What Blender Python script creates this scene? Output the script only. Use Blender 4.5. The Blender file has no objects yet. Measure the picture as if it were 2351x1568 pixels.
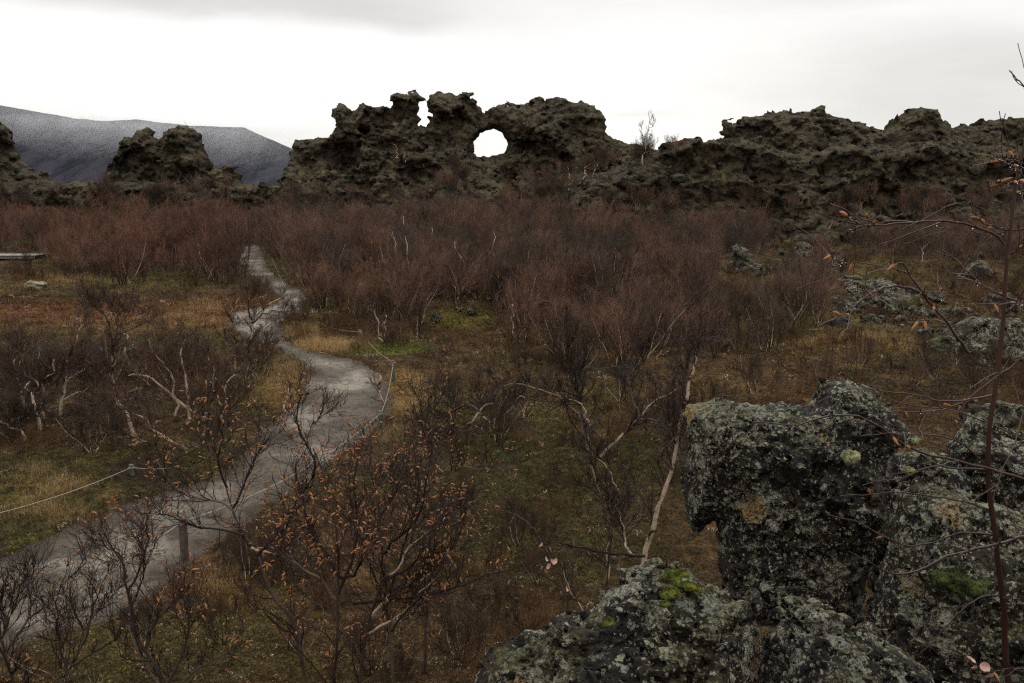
import bpy, math, random
import numpy as np
R = math.radians
scene = bpy.context.scene
col = scene.collection

# ------------------------------------------------------------------ camera, world, sun, exposure
CAM = np.array([0.0, 0.0, 4.6])
PITCH = R(11.0)
cd = bpy.data.cameras.new('camera'); cam = bpy.data.objects.new('camera', cd); col.objects.link(cam)
cd.sensor_width = 36; cd.lens = 28.26; cd.clip_start = 0.05; cd.clip_end = 20000
cam.location = CAM; cam.rotation_euler = (R(90) - PITCH, 0, 0)
scene.camera = cam
scene.render.resolution_x = 1024; scene.render.resolution_y = 683
scene.view_settings.view_transform = 'Standard'; scene.view_settings.look = 'None'
scene.view_settings.exposure = 0.0; scene.view_settings.gamma = 1
scene.cycles.volume_bounces = 2
scene.cycles.use_denoising = False
scene.cycles.use_adaptive_sampling = True; scene.cycles.adaptive_threshold = 0.004; scene.cycles.adaptive_min_samples = 48
scene.cycles.pixel_filter_type = 'BLACKMAN_HARRIS'; scene.cycles.filter_width = 1.25
scene.cycles.max_bounces = 5; scene.cycles.diffuse_bounces = 3; scene.cycles.glossy_bounces = 2
scene.cycles.transparent_max_bounces = 16

SUN_EL, SUN_ROT = R(32), R(20)
world = bpy.data.worlds.new('World'); scene.world = world; world.use_nodes = True
wt = world.node_tree; wt.nodes.clear()


class NG:
    """tiny node-tree writer"""
    def __init__(s, tree): s.t = tree
    def n(s, typ, ins=None, **kw):
        nd = s.t.nodes.new(typ)
        for k, v in kw.items(): setattr(nd, k, v)
        if ins:
            for k, v in ins.items():
                sk = nd.inputs[k]
                if isinstance(v, bpy.types.NodeSocket): s.t.links.new(v, sk)
                else: sk.default_value = v
        return nd
    def math(s, op, a, b=0.0, c=0.0, clamp=False):
        return s.n('ShaderNodeMath', {0: a, 1: b, 2: c}, operation=op, use_clamp=clamp).outputs[0]
    def step(s, v, a, b, lo=0.0, hi=1.0):
        return s.n('ShaderNodeMapRange', {0: v, 1: a, 2: b, 3: lo, 4: hi}, interpolation_type='SMOOTHSTEP').outputs[0]
    def mix(s, f, a, b, mode='MIX'):
        nd = s.n('ShaderNodeMix', None, data_type='RGBA', blend_type=mode)
        for i, v in ((0, f), (6, a), (7, b)):
            if isinstance(v, bpy.types.NodeSocket): s.t.links.new(v, nd.inputs[i])
            else:
                if i and len(v) == 3: v = (*v, 1)
                nd.inputs[i].default_value = v
        return nd.outputs[2]
    def noise(s, vec, scale, detail=4, rough=0.55, dist=0.0, out=0):
        return s.n('ShaderNodeTexNoise', {'Vector': vec, 'Scale': scale, 'Detail': detail, 'Roughness': rough, 'Distortion': dist}).outputs[out]
    def voro(s, vec, scale, feature='F1', out='Distance', rnd=1.0):
        return s.n('ShaderNodeTexVoronoi', {'Vector': vec, 'Scale': scale, 'Randomness': rnd}, feature=feature).outputs[out]


g = NG(wt)
tc = g.n('ShaderNodeTexCoord').outputs['Generated']
sep = g.n('ShaderNodeSeparateXYZ', {0: tc})
el = g.math('ARCSINE', sep.outputs[2])
az = g.math('ARCTAN2', sep.outputs[0], sep.outputs[1])
cv = g.n('ShaderNodeCombineXYZ', {0: g.math('MULTIPLY', az, 2.2), 1: g.math('MULTIPLY', el, 9.0), 2: 0.0}).outputs[0]
cn = g.noise(cv, 1.1, 6, 0.5, 0.3)
cn2 = g.noise(cv, 3.1, 5, 0.55, 0.2)
elw = g.math('ADD', el, g.math('MULTIPLY', g.math('SUBTRACT', cn, 0.5), 0.09))
band = g.math('MULTIPLY', g.step(elw, R(9.2), R(11.2)), g.step(az, R(10), R(-12)))
band2 = g.math('MULTIPLY', g.math('MULTIPLY', g.step(elw, R(1.0), R(4.0)), g.step(elw, R(10.5), R(6.5))), g.step(az, R(8), R(26)))
low = g.math('MULTIPLY', g.step(elw, R(4.8), R(0.5)), g.step(az, R(5), R(-16)))
topr = g.math('MULTIPLY', g.step(elw, R(8.0), R(13.0)), g.step(az, R(-5), R(22)))
dark = g.math('ADD', g.math('MULTIPLY', band, 0.30), g.math('MULTIPLY', band2, 0.26))
dark = g.math('ADD', dark, g.math('MULTIPLY', low, 0.36))
dark = g.math('ADD', dark, g.math('MULTIPLY', topr, 0.22))
strk = g.math('MULTIPLY', g.math('MULTIPLY', g.step(el, R(4.3), R(4.7)), g.step(el, R(5.2), R(4.75))),
              g.math('MULTIPLY', g.step(az, R(5), R(8)), g.step(az, R(13), R(9))))
dark = g.math('ADD', dark, g.math('MULTIPLY', strk, 0.10))
dark = g.math('ADD', dark, g.math('MULTIPLY', g.math('SUBTRACT', cn2, 0.5), 0.17))
bright = g.math('SUBTRACT', 1.0, dark)
# an overcast sky is brighter overhead than near the horizon
bright = g.math('MULTIPLY', bright, g.step(el, R(13), R(65), 1.0, 2.6))
ctint = g.mix(g.step(el, 0.0, R(12)), (1.0, 0.995, 0.955), (1.0, 0.985, 0.965))
cloud = g.n('ShaderNodeVectorMath', {0: ctint, 3: bright}, operation='SCALE').outputs[0]
sky = g.n('ShaderNodeTexSky', sky_type='NISHITA', sun_disc=False, sun_elevation=SUN_EL, sun_rotation=SUN_ROT)
bg1 = g.n('ShaderNodeBackground', {0: sky.outputs[0], 1: 0.05})
bg2 = g.n('ShaderNodeBackground', {0: cloud, 1: 1.09})
ms = g.n('ShaderNodeMixShader', {0: 0.96, 1: bg1.outputs[0], 2: bg2.outputs[0]})
g.n('ShaderNodeOutputWorld', {0: ms.outputs[0]})

sl = bpy.data.lights.new('sun', 'SUN'); sl.energy = 0.6; sl.angle = R(20); sl.color = (1.0, 0.97, 0.92)
so = bpy.data.objects.new('sun', sl); col.objects.link(so)
so.rotation_euler = (R(90) - SUN_EL, 0, math.pi - SUN_ROT)     # light falls from behind the rocks, high in the clouds

# ------------------------------------------------------------------ numpy helpers
rng = np.random.default_rng(11)
F_PX = 1845.0     # focal length in the 2350 px wide frame the layout was measured in
SP, CP = math.sin(PITCH), math.cos(PITCH)
FWD = np.array([0, CP, -SP]); UPV = np.array([0, SP, CP])


def ray(px, py):
    a = (np.asarray(px, float) - 1175) / F_PX; b = (784 - np.asarray(py, float)) / F_PX
    return np.stack([a, CP + b * SP, -SP + b * CP], -1)


def at(px, py, Y):
    d = ray(px, py); return CAM + d * (np.asarray(Y, float) / d[..., 1])[..., None]


def to_px(p):
    q = np.asarray(p, float) - CAM
    f = np.maximum(q @ FWD, 1e-3)
    return np.stack([1175 + F_PX * q[..., 0] / f, 784 - F_PX * (q @ UPV) / f], -1), f


def ss(a, b, v):
    t = np.clip((v - a) / (b - a), 0, 1); return t * t * (3 - 2 * t)


def hsh(ix, iy, iz, seed):
    U = np.uint32
    h = ix.astype(np.int32).astype(U) * U(73856093) ^ iy.astype(np.int32).astype(U) * U(19349663) ^ iz.astype(np.int32).astype(U) * U(83492791) ^ U((seed * 2654435 + 97) & 0xffffffff)
    h ^= h >> U(16); h *= U(0x7feb352d); h ^= h >> U(15); h *= U(0x846ca68b); h ^= h >> U(16)
    return (h >> U(8)).astype(np.float32) / np.float32(16777216.0)


def vn(x, y, z, seed=0):
    x, y, z = np.broadcast_arrays(np.asarray(x, float), np.asarray(y, float), np.asarray(z, float))
    ix, iy, iz = np.floor(x), np.floor(y), np.floor(z)
    fx, fy, fz = x - ix, y - iy, z - iz
    fx = fx * fx * (3 - 2 * fx); fy = fy * fy * (3 - 2 * fy); fz = fz * fz * (3 - 2 * fz)
    r = 0
    for a in (0, 1):
        wa = fx if a else 1 - fx
        for b in (0, 1):
            wb = wa * (fy if b else 1 - fy)
            for c in (0, 1):
                r = r + wb * (fz if c else 1 - fz) * hsh(ix + a, iy + b, iz + c, seed)
    return r * 2 - 1


def fbm(x, y, z=0.0, octv=4, seed=0, gain=0.5):
    r = 0; a = 1.0; f = 1.0
    for i in range(octv):
        r = r + a * vn(x * f + i * 7.3, y * f - i * 3.1, z * f + i * 5.7, seed + i); a *= gain; f *= 2.07
    return r


def worley(x, y, z, seed=0):
    """F1, F2 and a random value of the nearest cell"""
    x = x.astype(np.float32); y = y.astype(np.float32); z = z.astype(np.float32)
    ix, iy, iz = np.floor(x).astype(np.int32), np.floor(y).astype(np.int32), np.floor(z).astype(np.int32)
    f1 = np.full(x.shape, 9.0, np.float32); f2 = f1.copy(); cid = np.zeros(x.shape, np.float32)
    U = np.uint32
    for a in (-1, 0, 1):
        hx = (ix + a).astype(U) * U(73856093) + U(seed * 9176 + 17)
        for b in (-1, 0, 1):
            hy = hx ^ ((iy + b).astype(U) * U(19349663))
            for c in (-1, 0, 1):
                h = hy ^ ((iz + c).astype(U) * U(83492791))
                h ^= h >> U(16); h *= U(0x7feb352d); h ^= h >> U(15); h *= U(0x846ca68b); h ^= h >> U(16)
                dx = (ix + a) - x + (h & U(1023)).astype(np.float32) / 1023
                dy = (iy + b) - y + ((h >> U(10)) & U(1023)).astype(np.float32) / 1023
                dz = (iz + c) - z + ((h >> U(20)) & U(1023)).astype(np.float32) / 1023
                d = dx * dx + dy * dy + dz * dz
                n = d < f1
                f2 = np.where(n, f1, np.minimum(f2, d)); f1 = np.where(n, d, f1)
                cid = np.where(n, ((h * U(2654435761)) >> U(8)).astype(np.float32) / 16777216.0, cid)
    return np.sqrt(f1), np.sqrt(f2), cid


def sdf2(px, py, poly):
    """distance to a closed polygon, positive inside"""
    x = px.ravel(); y = py.ravel(); d = np.full(x.shape, 1e18); ins = np.zeros(x.shape, bool)
    n = len(poly)
    for i in range(n):
        ax, ay = poly[i]; bx, by = poly[(i + 1) % n]
        ex, ey = bx - ax, by - ay; L = ex * ex + ey * ey + 1e-12
        t = np.clip(((x - ax) * ex + (y - ay) * ey) / L, 0, 1)
        d = np.minimum(d, (x - ax - t * ex) ** 2 + (y - ay - t * ey) ** 2)
        c = ((ay > y) != (by > y))
        if abs(ey) > 1e-12: ins ^= c & (x < ex * (y - ay) / ey + ax)
    d = np.sqrt(d)
    return np.where(ins, d, -d).reshape(px.shape)


def mesh_np(name, V, Q, mats, smooth=True, attrs=None, mat_idx=None):
    """mesh from arrays; Q is (M,3) or (M,4) or a list of such"""
    if not isinstance(Q, list): Q = [Q]
    Q = [np.asarray(q, np.int32) for q in Q if len(q)]
    me = bpy.data.meshes.new(name)
    me.vertices.add(len(V)); me.vertices.foreach_set('co', np.asarray(V, np.float32).ravel())
    if Q:
        loops = np.concatenate([q.ravel() for q in Q]); cnt = np.concatenate([np.full(len(q), q.shape[1], np.int32) for q in Q])
        st = np.concatenate([[0], np.cumsum(cnt)[:-1]]).astype(np.int32)
        me.loops.add(len(loops)); me.loops.foreach_set('vertex_index', loops)
        me.polygons.add(len(cnt)); me.polygons.foreach_set('loop_start', st)
        me.polygons.foreach_set('use_smooth', np.full(len(cnt), smooth, bool))
        if mat_idx is not None: me.polygons.foreach_set('material_index', np.asarray(mat_idx, np.int32))
    for m in (mats if isinstance(mats, (list, tuple)) else [mats]): me.materials.append(m)
    if attrs:
        for k, a in attrs.items():
            a = np.asarray(a, np.float32)
            if a.ndim == 1: at_ = me.attributes.new(k, 'FLOAT', 'POINT'); at_.data.foreach_set('value', a)
            else: at_ = me.attributes.new(k, 'FLOAT_VECTOR', 'POINT'); at_.data.foreach_set('vector', a.ravel())
    me.update(calc_edges=True)
    return me


def surface_nets(F, org, h):
    ins = F < 0
    s = np.zeros(tuple(np.array(F.shape) - 1), np.int8)
    off = [(a, b, c) for a in (0, 1) for b in (0, 1) for c in (0, 1)]
    sh = F.shape
    for a, b, c in off: s += ins[a:sh[0] - 1 + a, b:sh[1] - 1 + b, c:sh[2] - 1 + c]
    act = (s > 0) & (s < 8)
    I = np.argwhere(act); idx = np.full(act.shape, -1, np.int32); idx[act] = np.arange(len(I))
    val = np.stack([F[I[:, 0] + a, I[:, 1] + b, I[:, 2] + c] for a, b, c in off], 1)
    P = np.zeros((len(I), 3)); C = np.zeros(len(I))
    for i in range(8):
        for j in range(i + 1, 8):
            if sum(abs(off[i][k] - off[j][k]) for k in range(3)) != 1: continue
            va, vb = val[:, i], val[:, j]; m = (va < 0) != (vb < 0)
            t = np.where(m, va / np.where(m, va - vb, 1), 0)
            P += np.where(m[:, None], np.array(off[i]) + t[:, None] * (np.array(off[j]) - np.array(off[i])), 0); C += m
    V = org + (I + P / C[:, None]) * h
    quads = []
    for ax in range(3):
        u, v = (ax + 1) % 3, (ax + 2) % 3
        sl0 = [slice(None)] * 3; sl1 = [slice(None)] * 3
        sl0[ax] = slice(0, -1); sl1[ax] = slice(1, None)
        ch = ins[tuple(sl0)] != ins[tuple(sl1)]
        e = np.argwhere(ch); m = (e[:, u] > 0) & (e[:, v] > 0) & (e[:, u] < sh[u] - 1) & (e[:, v] < sh[v] - 1)
        e = e[m]; fl = ins[e[:, 0], e[:, 1], e[:, 2]]
        def c(du, dv):
            q = e.copy(); q[:, u] += du; q[:, v] += dv; return idx[q[:, 0], q[:, 1], q[:, 2]]
        q = np.stack([c(-1, -1), c(0, -1), c(0, 0), c(-1, 0)], 1)
        q[~fl] = q[~fl][:, ::-1]
        quads.append(q)
    return V, np.concatenate(quads)


# ------------------------------------------------------------------ tagging
def tag(o, label=None, cat=None, group=None, kind=None):
    if label: o['label'] = label
    if cat: o['category'] = cat
    if group: o['group'] = group
    if kind: o['kind'] = kind
    return o


def link(name, me, parent=None, loc=None):
    o = bpy.data.objects.new(name, me); col.objects.link(o)
    if parent is not None: o.parent = parent
    if loc is not None: o.location = loc
    return o


def empty(name, loc=(0, 0, 0), rz=0.0, sc=1.0):
    o = bpy.data.objects.new(name, None); col.objects.link(o); o.location = loc; o.rotation_euler.z = rz
    o.scale = (sc,) * 3; o.empty_display_size = 0.1
    return o


# ------------------------------------------------------------------ materials
def mat(name):
    m = bpy.data.materials.new(name); m.use_nodes = True; m.node_tree.nodes.clear(); return m, NG(m.node_tree)


def finish(g, colour, rough=0.8, bump=None, spec=0.3, normal_dist=0.02, strength=0.6, extra=None):
    ins = {'Base Color': colour, 'Roughness': rough, 'Specular IOR Level': spec}
    if bump is not None:
        ins['Normal'] = g.n('ShaderNodeBump', {'Height': bump, 'Strength': strength, 'Distance': normal_dist}).outputs[0]
    if extra: ins.update(extra)
    b = g.n('ShaderNodeBsdfPrincipled', ins)
    g.n('ShaderNodeOutputMaterial', {0: b.outputs[0]})


def rock_far():
    m, g = mat('lava_rock')
    geo = g.n('ShaderNodeNewGeometry'); P = geo.outputs['Position']; N = g.n('ShaderNodeSeparateXYZ', {0: geo.outputs['Normal']}).outputs[2]
    n1 = g.noise(P, 0.35, 4); n2 = g.noise(P, 1.6, 8, 0.65); n3 = g.noise(P, 6.0, 6, 0.7)
    c = g.mix(g.step(n2, 0.38, 0.62), (0.017, 0.014, 0.010), (0.092, 0.069, 0.043))
    c = g.mix(g.math('MULTIPLY', g.step(g.noise(P, 0.16, 6, 0.65, 0.8), 0.50, 0.60), 0.75), c, g.mix(g.step(n2, .4, .6), (0.009, 0.0085, 0.008), (0.032, 0.028, 0.022)))
    c = g.mix(g.math('MULTIPLY', g.step(n1, 0.52, 0.64), 0.5), c, g.mix(g.step(n2, .4, .6), (0.034, 0.024, 0.014), (0.112, 0.080, 0.047)))
    c = g.mix(g.step(n3, 0.50, 0.78), c, (0.105, 0.090, 0.062))
    # lichen and thin moss settle on faces that look up
    up = g.math('MULTIPLY', g.step(N, 0.15, 0.75), g.step(n3, 0.42, 0.66))
    c = g.mix(g.math('MULTIPLY', up, 0.55), c, (0.17, 0.155, 0.095))
    ms_ = g.math('MULTIPLY', g.math('MULTIPLY', g.step(N, 0.2, 0.6), g.step(g.noise(P, 0.22, 5, 0.6), 0.56, 0.64)), g.step(n2, 0.40, 0.6))
    c = g.mix(g.math('MULTIPLY', ms_, 0.5), c, (0.17, 0.16, 0.05))
    bsum = g.math('ADD', g.math('MULTIPLY', g.voro(P, 2.2), 0.7), g.math('ADD', n2, g.math('MULTIPLY', n3, 0.5)))
    finish(g, c, 0.92, bsum, 0.12, 0.45, 1.0)
    return m


def rock_near(brown=0.0):
    m, g = mat('lichen_rock_face')
    geo = g.n('ShaderNodeNewGeometry'); P = geo.outputs['Position']; Nz = g.n('ShaderNodeSeparateXYZ', {0: geo.outputs['Normal']}).outputs[2]
    def warp(scale, amt, shift=0.0):
        c = g.n('ShaderNodeVectorMath', {0: g.noise(P, scale, 4, 0.7, 0, 1), 1: (0.5, 0.5, 0.5)}, operation='SUBTRACT').outputs[0]
        return g.n('ShaderNodeVectorMath', {0: g.n('ShaderNodeVectorMath', {0: P, 1: (shift, shift * .7, -shift)}, operation='ADD').outputs[0], 1: g.n('ShaderNodeVectorMath', {0: c, 3: amt}, operation='SCALE').outputs[0]}, operation='ADD').outputs[0]
    n1 = g.noise(P, 3.0, 5, 0.6); n2 = g.noise(P, 24.0, 8, 0.78); n3 = g.noise(P, 90.0, 6, 0.75)
    c = g.mix(g.step(n2, 0.42, 0.60), (0.007, 0.007, 0.006), (0.050, 0.046, 0.036))
    c = g.mix(g.step(n1, 0.46, 0.60, 0, 0.45 + 0.4 * brown), c, g.mix(g.step(n2, .4, .6), (0.014, 0.009, 0.005), (0.085, 0.060, 0.034)))
    cover = g.step(g.noise(P, 4.0, 6, 0.75), 0.34, 0.60)
    hb = []
    def dots(scale, wv, rad, prob, soft, pal):
        nonlocal c
        v = g.n('ShaderNodeTexVoronoi', {'Vector': wv, 'Scale': scale, 'Randomness': 1.0})
        sc_ = g.n('ShaderNodeSeparateColor', {0: v.outputs['Color']})
        r = g.math('MULTIPLY', g.math('ADD', g.math('MULTIPLY', sc_.outputs[0], 0.75), 0.25), rad)
        d = g.math('SUBTRACT', r, v.outputs['Distance'])
        on = g.math('LESS_THAN', sc_.outputs[1], g.math('MULTIPLY', cover, prob) if prob < 1 else cover)
        k = g.math('MULTIPLY', g.step(d, 0.0, soft), on)
        k = g.math('MULTIPLY', k, g.step(n3, 0.34, 0.50))
        col_ = g.mix(g.step(sc_.outputs[2], 0.45, 0.7), g.mix(g.step(n3, .38, .62), pal[0], pal[1]), g.mix(g.step(n3, .38, .62), pal[2], pal[3]))
        c = g.mix(g.math('MULTIPLY', k, 0.92), c, col_); hb.append(k)
    G = ((0.20, 0.21, 0.155), (0.60, 0.60, 0.47), (0.26, 0.25, 0.14), (0.64, 0.61, 0.42))
    dots(75.0, warp(60.0, 0.020), 0.62, 0.80, 0.10, G)
    dots(34.0, warp(45.0, 0.035, 3.1), 0.60, 0.62, 0.08, G)
    dots(13.0, warp(30.0, 0.075, 7.7), 0.54, 0.42, 0.06, ((0.20, 0.21, 0.15), (0.56, 0.55, 0.45), (0.15, 0.17, 0.12), (0.44, 0.45, 0.37)))
    dots(7.0, warp(22.0, 0.12, 1.9), 0.52, 0.16 + 0.20 * brown, 0.05, ((0.24, 0.15, 0.05), (0.60, 0.42, 0.18), (0.26, 0.26, 0.19), (0.60, 0.58, 0.48)))
    pt = g.math('MULTIPLY', g.step(g.noise(warp(14, .06, 2.2), 6.5, 7, 0.8), 0.545, 0.585), g.step(n3, 0.40, 0.50))
    c = g.mix(g.math('MULTIPLY', pt, 0.8), c, g.mix(g.step(n2, .4, .6), (0.24, 0.23, 0.16), (0.62, 0.59, 0.45)))
    mo = g.math('MULTIPLY', g.step(Nz, 0.45, 0.85), g.math('MULTIPLY', g.step(n3, 0.42, 0.52), g.step(g.noise(warp(9, .1, 4.0), 5.0, 5, 0.7), 0.50, 0.56)))
    c = g.mix(g.math('MULTIPLY', mo, 0.65), c, g.mix(g.step(n3, .4, .65), (0.07, 0.075, 0.02), (0.36, 0.35, 0.16)))
    crk = g.step(g.voro(warp(7, .15), 5.0, 'DISTANCE_TO_EDGE'), 0.03, 0.0)
    b = g.math('ADD', g.math('MULTIPLY', n2, 1.0), g.math('ADD', g.math('MULTIPLY', n3, 0.4), g.math('ADD', g.math('MULTIPLY', hb[1], 0.10), g.math('ADD', g.math('MULTIPLY', hb[2], 0.10), g.math('MULTIPLY', crk, -0.5)))))
    finish(g, c, g.step(n2, 0.3, 0.7, 0.6, 0.95), b, 0.22, 0.07, 1.0)
    return m


def rock_mid():
    m, g = mat('lichen_field_rock')
    P = g.n('ShaderNodeNewGeometry').outputs['Position']
    n2 = g.noise(P, 5.0, 8, 0.7); n3 = g.noise(P, 20.0, 5, 0.7)
    c = g.mix(g.step(n2, 0.40, 0.60), (0.012, 0.011, 0.008), (0.085, 0.075, 0.055))
    c = g.mix(g.math('MULTIPLY', g.step(n3, 0.50, 0.57), g.step(g.noise(P, 1.9, 4), 0.42, 0.58)), c, (0.30, 0.29, 0.21))
    c = g.mix(g.math('MULTIPLY', g.step(g.noise(P, 0.9, 5, 0.7), 0.56, 0.62), 0.6), c, (0.10, 0.11, 0.03))
    finish(g, c, 0.85, g.math('ADD', n2, g.math('MULTIPLY', n3, 0.4)), 0.2, 0.12, 0.9)
    return m


def bark():
    m, g = mat('birch_bark')
    tcn = g.n('ShaderNodeTexCoord').outputs['Object']
    rnd = g.n('ShaderNodeObjectInfo').outputs['Random']
    v = g.n('ShaderNodeVectorMath', {0: tcn, 1: g.n('ShaderNodeCombineXYZ', {0: g.math('MULTIPLY', rnd, 37.0), 1: g.math('MULTIPLY', rnd, 19.0), 2: 0.0}).outputs[0]}, operation='ADD').outputs[0]
    pale = g.n('ShaderNodeAttribute', attribute_name='pale').outputs['Fac']
    big = g.noise(v, 2.6, 4, 0.6)
    k = g.math('MULTIPLY', g.step(big, 0.37, 0.47), pale)
    stre = g.n('ShaderNodeVectorMath', {0: v, 1: (1, 1, 3.5)}, operation='MULTIPLY').outputs[0]
    bars = g.step(g.noise(stre, 16.0, 3, 0.6), 0.60, 0.66)
    pc = g.mix(g.noise(v, 9.0, 3), (0.30, 0.20, 0.13), (0.58, 0.45, 0.34))
    pc = g.mix(g.math('MULTIPLY', bars, 0.8), pc, (0.05, 0.035, 0.025))
    dk = g.mix(g.noise(v, 14.0, 3), (0.014, 0.009, 0.007), (0.048, 0.030, 0.021))
    finish(g, g.mix(k, dk, pc), 0.75, g.noise(v, 40.0, 3), 0.12, 0.004, 0.5)
    return m


def twig_mat(name, a, b, rough=0.55, spec=0.35):
    m, g = mat(name)
    rnd = g.n('ShaderNodeObjectInfo').outputs['Random']
    P = g.n('ShaderNodeNewGeometry').outputs['Position']
    f = g.math('ADD', g.math('MULTIPLY', rnd, 0.55), g.math('MULTIPLY', g.noise(P, 0.22, 3), 0.45))
    c = g.mix(g.step(f, 0.25, 0.75), a, b)
    c = g.n('ShaderNodeVectorMath', {0: c, 3: g.step(g.noise(P, 0.9, 3), 0.32, 0.68, 0.6, 1.45)}, operation='SCALE').outputs[0]
    finish(g, c, rough, None, spec)
    return m


def catkin_mat():
    m, g = mat('catkin')
    P = g.n('ShaderNodeNewGeometry').outputs['Position']
    c = g.mix(g.noise(P, 9.0, 2), (0.12, 0.048, 0.018), (0.44, 0.185, 0.068))
    finish(g, c, 0.65, g.noise(P, 400.0, 2), 0.3, 0.002, 0.5)
    return m


def tint_mat(name, rough=0.85, inst=True, gain=1.0, jitter=0.5):
    m, g = mat(name)
    a = g.n('ShaderNodeAttribute', attribute_name='tint', attribute_type='INSTANCER' if inst else 'GEOMETRY').outputs['Color']
    P = g.n('ShaderNodeNewGeometry').outputs['Position']
    rnd = g.n('ShaderNodeObjectInfo').outputs['Random']
    k = g.math('ADD', 1.0 - jitter * 0.5, g.math('MULTIPLY', rnd, jitter))
    k = g.math('MULTIPLY', g.math('MULTIPLY', k, gain), g.step(g.noise(P, 14.0, 3, 0.7), 0.3, 0.7, 0.55, 1.45))
    c = g.n('ShaderNodeVectorMath', {0: a, 3: k}, operation='SCALE').outputs[0]
    finish(g, c, rough, None, 0.15)
    return m


def simple(name, a, b, scale, rough=0.7, spec=0.3, bump=0.004):
    m, g = mat(name)
    v = g.n('ShaderNodeTexCoord').outputs['Object']
    n = g.noise(v, scale, 5, 0.65)
    finish(g, g.mix(g.step(n, 0.35, 0.65), a, b), rough, n, spec, bump, 0.6)
    return m


M_ROCK, M_NEAR, M_NEARB, M_MID, M_BARK = rock_far(), rock_near(0), rock_near(1), rock_mid(), bark()
M_TWIG_FAR = twig_mat('birch_twigs', (0.062, 0.044, 0.033), (0.155, 0.084, 0.053), 0.6, 0.12)
M_TWIG_PALE = twig_mat('pale_twigs', (0.22, 0.19, 0.17), (0.34, 0.31, 0.28))
M_TWIG_NEAR = twig_mat('wet_twigs', (0.018, 0.011, 0.008), (0.042, 0.022, 0.016), 0.5, 0.25)
M_TWIG_RED = twig_mat('young_birch_bark', (0.036, 0.016, 0.011), (0.070, 0.029, 0.019), 0.45, 0.3)
M_CATKIN = catkin_mat()
M_HEATH = tint_mat('heath_sprigs', jitter=0.95, gain=1.1)
M_STRAW = simple('dry_grass_blades', (0.17, 0.095, 0.035), (0.48, 0.33, 0.14), 3.0)
M_MOSS = simple('bright_moss', (0.020, 0.025, 0.005), (0.105, 0.110, 0.018), 22.0, 0.9, 0.1, 0.02)
M_MOSSP = simple('pale_moss', (0.09, 0.10, 0.045), (0.27, 0.28, 0.15), 25.0, 0.9, 0.1, 0.02)
M_MOSSD = simple('dark_moss', (0.012, 0.017, 0.006), (0.055, 0.065, 0.018), 30.0, 0.9, 0.1, 0.02)
M_ROPE = simple('rope_fibre', (0.18, 0.17, 0.145), (0.36, 0.345, 0.30), 60.0, 0.8)
M_WOOD = simple('brown_post_wood', (0.045, 0.032, 0.026), (0.10, 0.072, 0.058), 14.0, 0.8)
M_GWOOD = simple('green_treated_wood', (0.050, 0.052, 0.042), (0.115, 0.115, 0.092), 14.0, 0.75)
M_PALEWOOD = simple('weathered_wood', (0.15, 0.14, 0.125), (0.28, 0.27, 0.25), 9.0, 0.8)
M_LEAF = simple('dead_leaves', (0.24, 0.13, 0.09), (0.50, 0.31, 0.24), 9.0, 0.6)

# ------------------------------------------------------------------ terrain
BUMPS = [(1050, 735, 1.7, 0.75), (880, 800, 1.6, 0.22), (1850, 735, 2.6, 0.5), (2040, 715, 1.8, 0.5), (2000, 800, 2.0, 0.35), (2240, 780, 2.2, 0.6),
         (130, 1120, 1.2, 0.15), (300, 830, 2.5, -0.35), (1700, 860, 2.5, 0.25), (620, 900, 0.9, 0.18), (2200, 640, 4, 0.7),
         (1700, 620, 2.2, 0.5), (1880, 640, 3.0, 0.35), (1000, 560, 7, 0.7), (300, 560, 6, 0.4), (1400, 600, 6, 0.5)]


def flat(px, py, z=0.0):
    d = ray(px, py); t = (z - CAM[2]) / d[..., 2]; return (CAM + d * t[..., None])[..., :2]


BXY = [(*flat(np.array(float(a)), np.array(float(b))), r, h) for a, b, r, h in BUMPS]


def T0(x, y):
    """the lie of the land before the path is worn into it"""
    x = np.asarray(x, float); y = np.asarray(y, float)
    r = np.hypot(x, y)
    z = 0.8 * ss(25, 80, y) - 6.0 * ss(130, 900, r)
    z = z + 0.9 * ss(9.0, 4.3, y) * ss(-12, -4, x)
    z = z + 1.6 * ss(0.0, 0.9, x) * ss(4.3, 2.5, y) + 0.7 * ss(1.4, 3.0, x) * ss(9.5, 5.0, y)
    z = z + 1.3 * ss(1.5, -1.5, y)
    for bx, by, br, bh in BXY: z = z + bh * np.exp(-((x - bx) ** 2 + (y - by) ** 2) / (br * br))
    return z


PL = [(-160, 1345), (0, 1275), (100, 1226), (230, 1180), (330, 1135), (440, 1108), (520, 1075), (590, 1010), (650, 945), (690, 905), (702, 865), (697, 832),
      (655, 800), (585, 783), (535, 755), (522, 730), (545, 710), (600, 702), (648, 694), (640, 672), (606, 650), (572, 622), (548, 596), (540, 572), (548, 560)]
PR = [(592, 560), (600, 580), (606, 602), (630, 630), (672, 655), (706, 684), (690, 710), (655, 730), (636, 752), (652, 775), (700, 802), (770, 818), (840, 832),
      (878, 858), (905, 905), (900, 940), (868, 968), (820, 1010), (745, 1075), (690, 1118), (600, 1165), (490, 1235), (434, 1292), (340, 1372), (225, 1418), (110, 1455), (0, 1500), (-220, 1580)]


def on_ground(px, py, f=T0):
    px = np.asarray(px, float); py = np.asarray(py, float); d = ray(px, py); z = np.zeros(px.shape)
    for _ in range(40):
        t = np.clip((z - CAM[2]) / np.minimum(d[..., 2], -1e-3), 0, 400); p = CAM + d * t[..., None]
        z = 0.5 * z + 0.5 * f(p[..., 0], p[..., 1])
    return p


pp = np.array(PL + PR, float)
PATH_POLY = on_ground(pp[:, 0], pp[:, 1])[:, :2]
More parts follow.
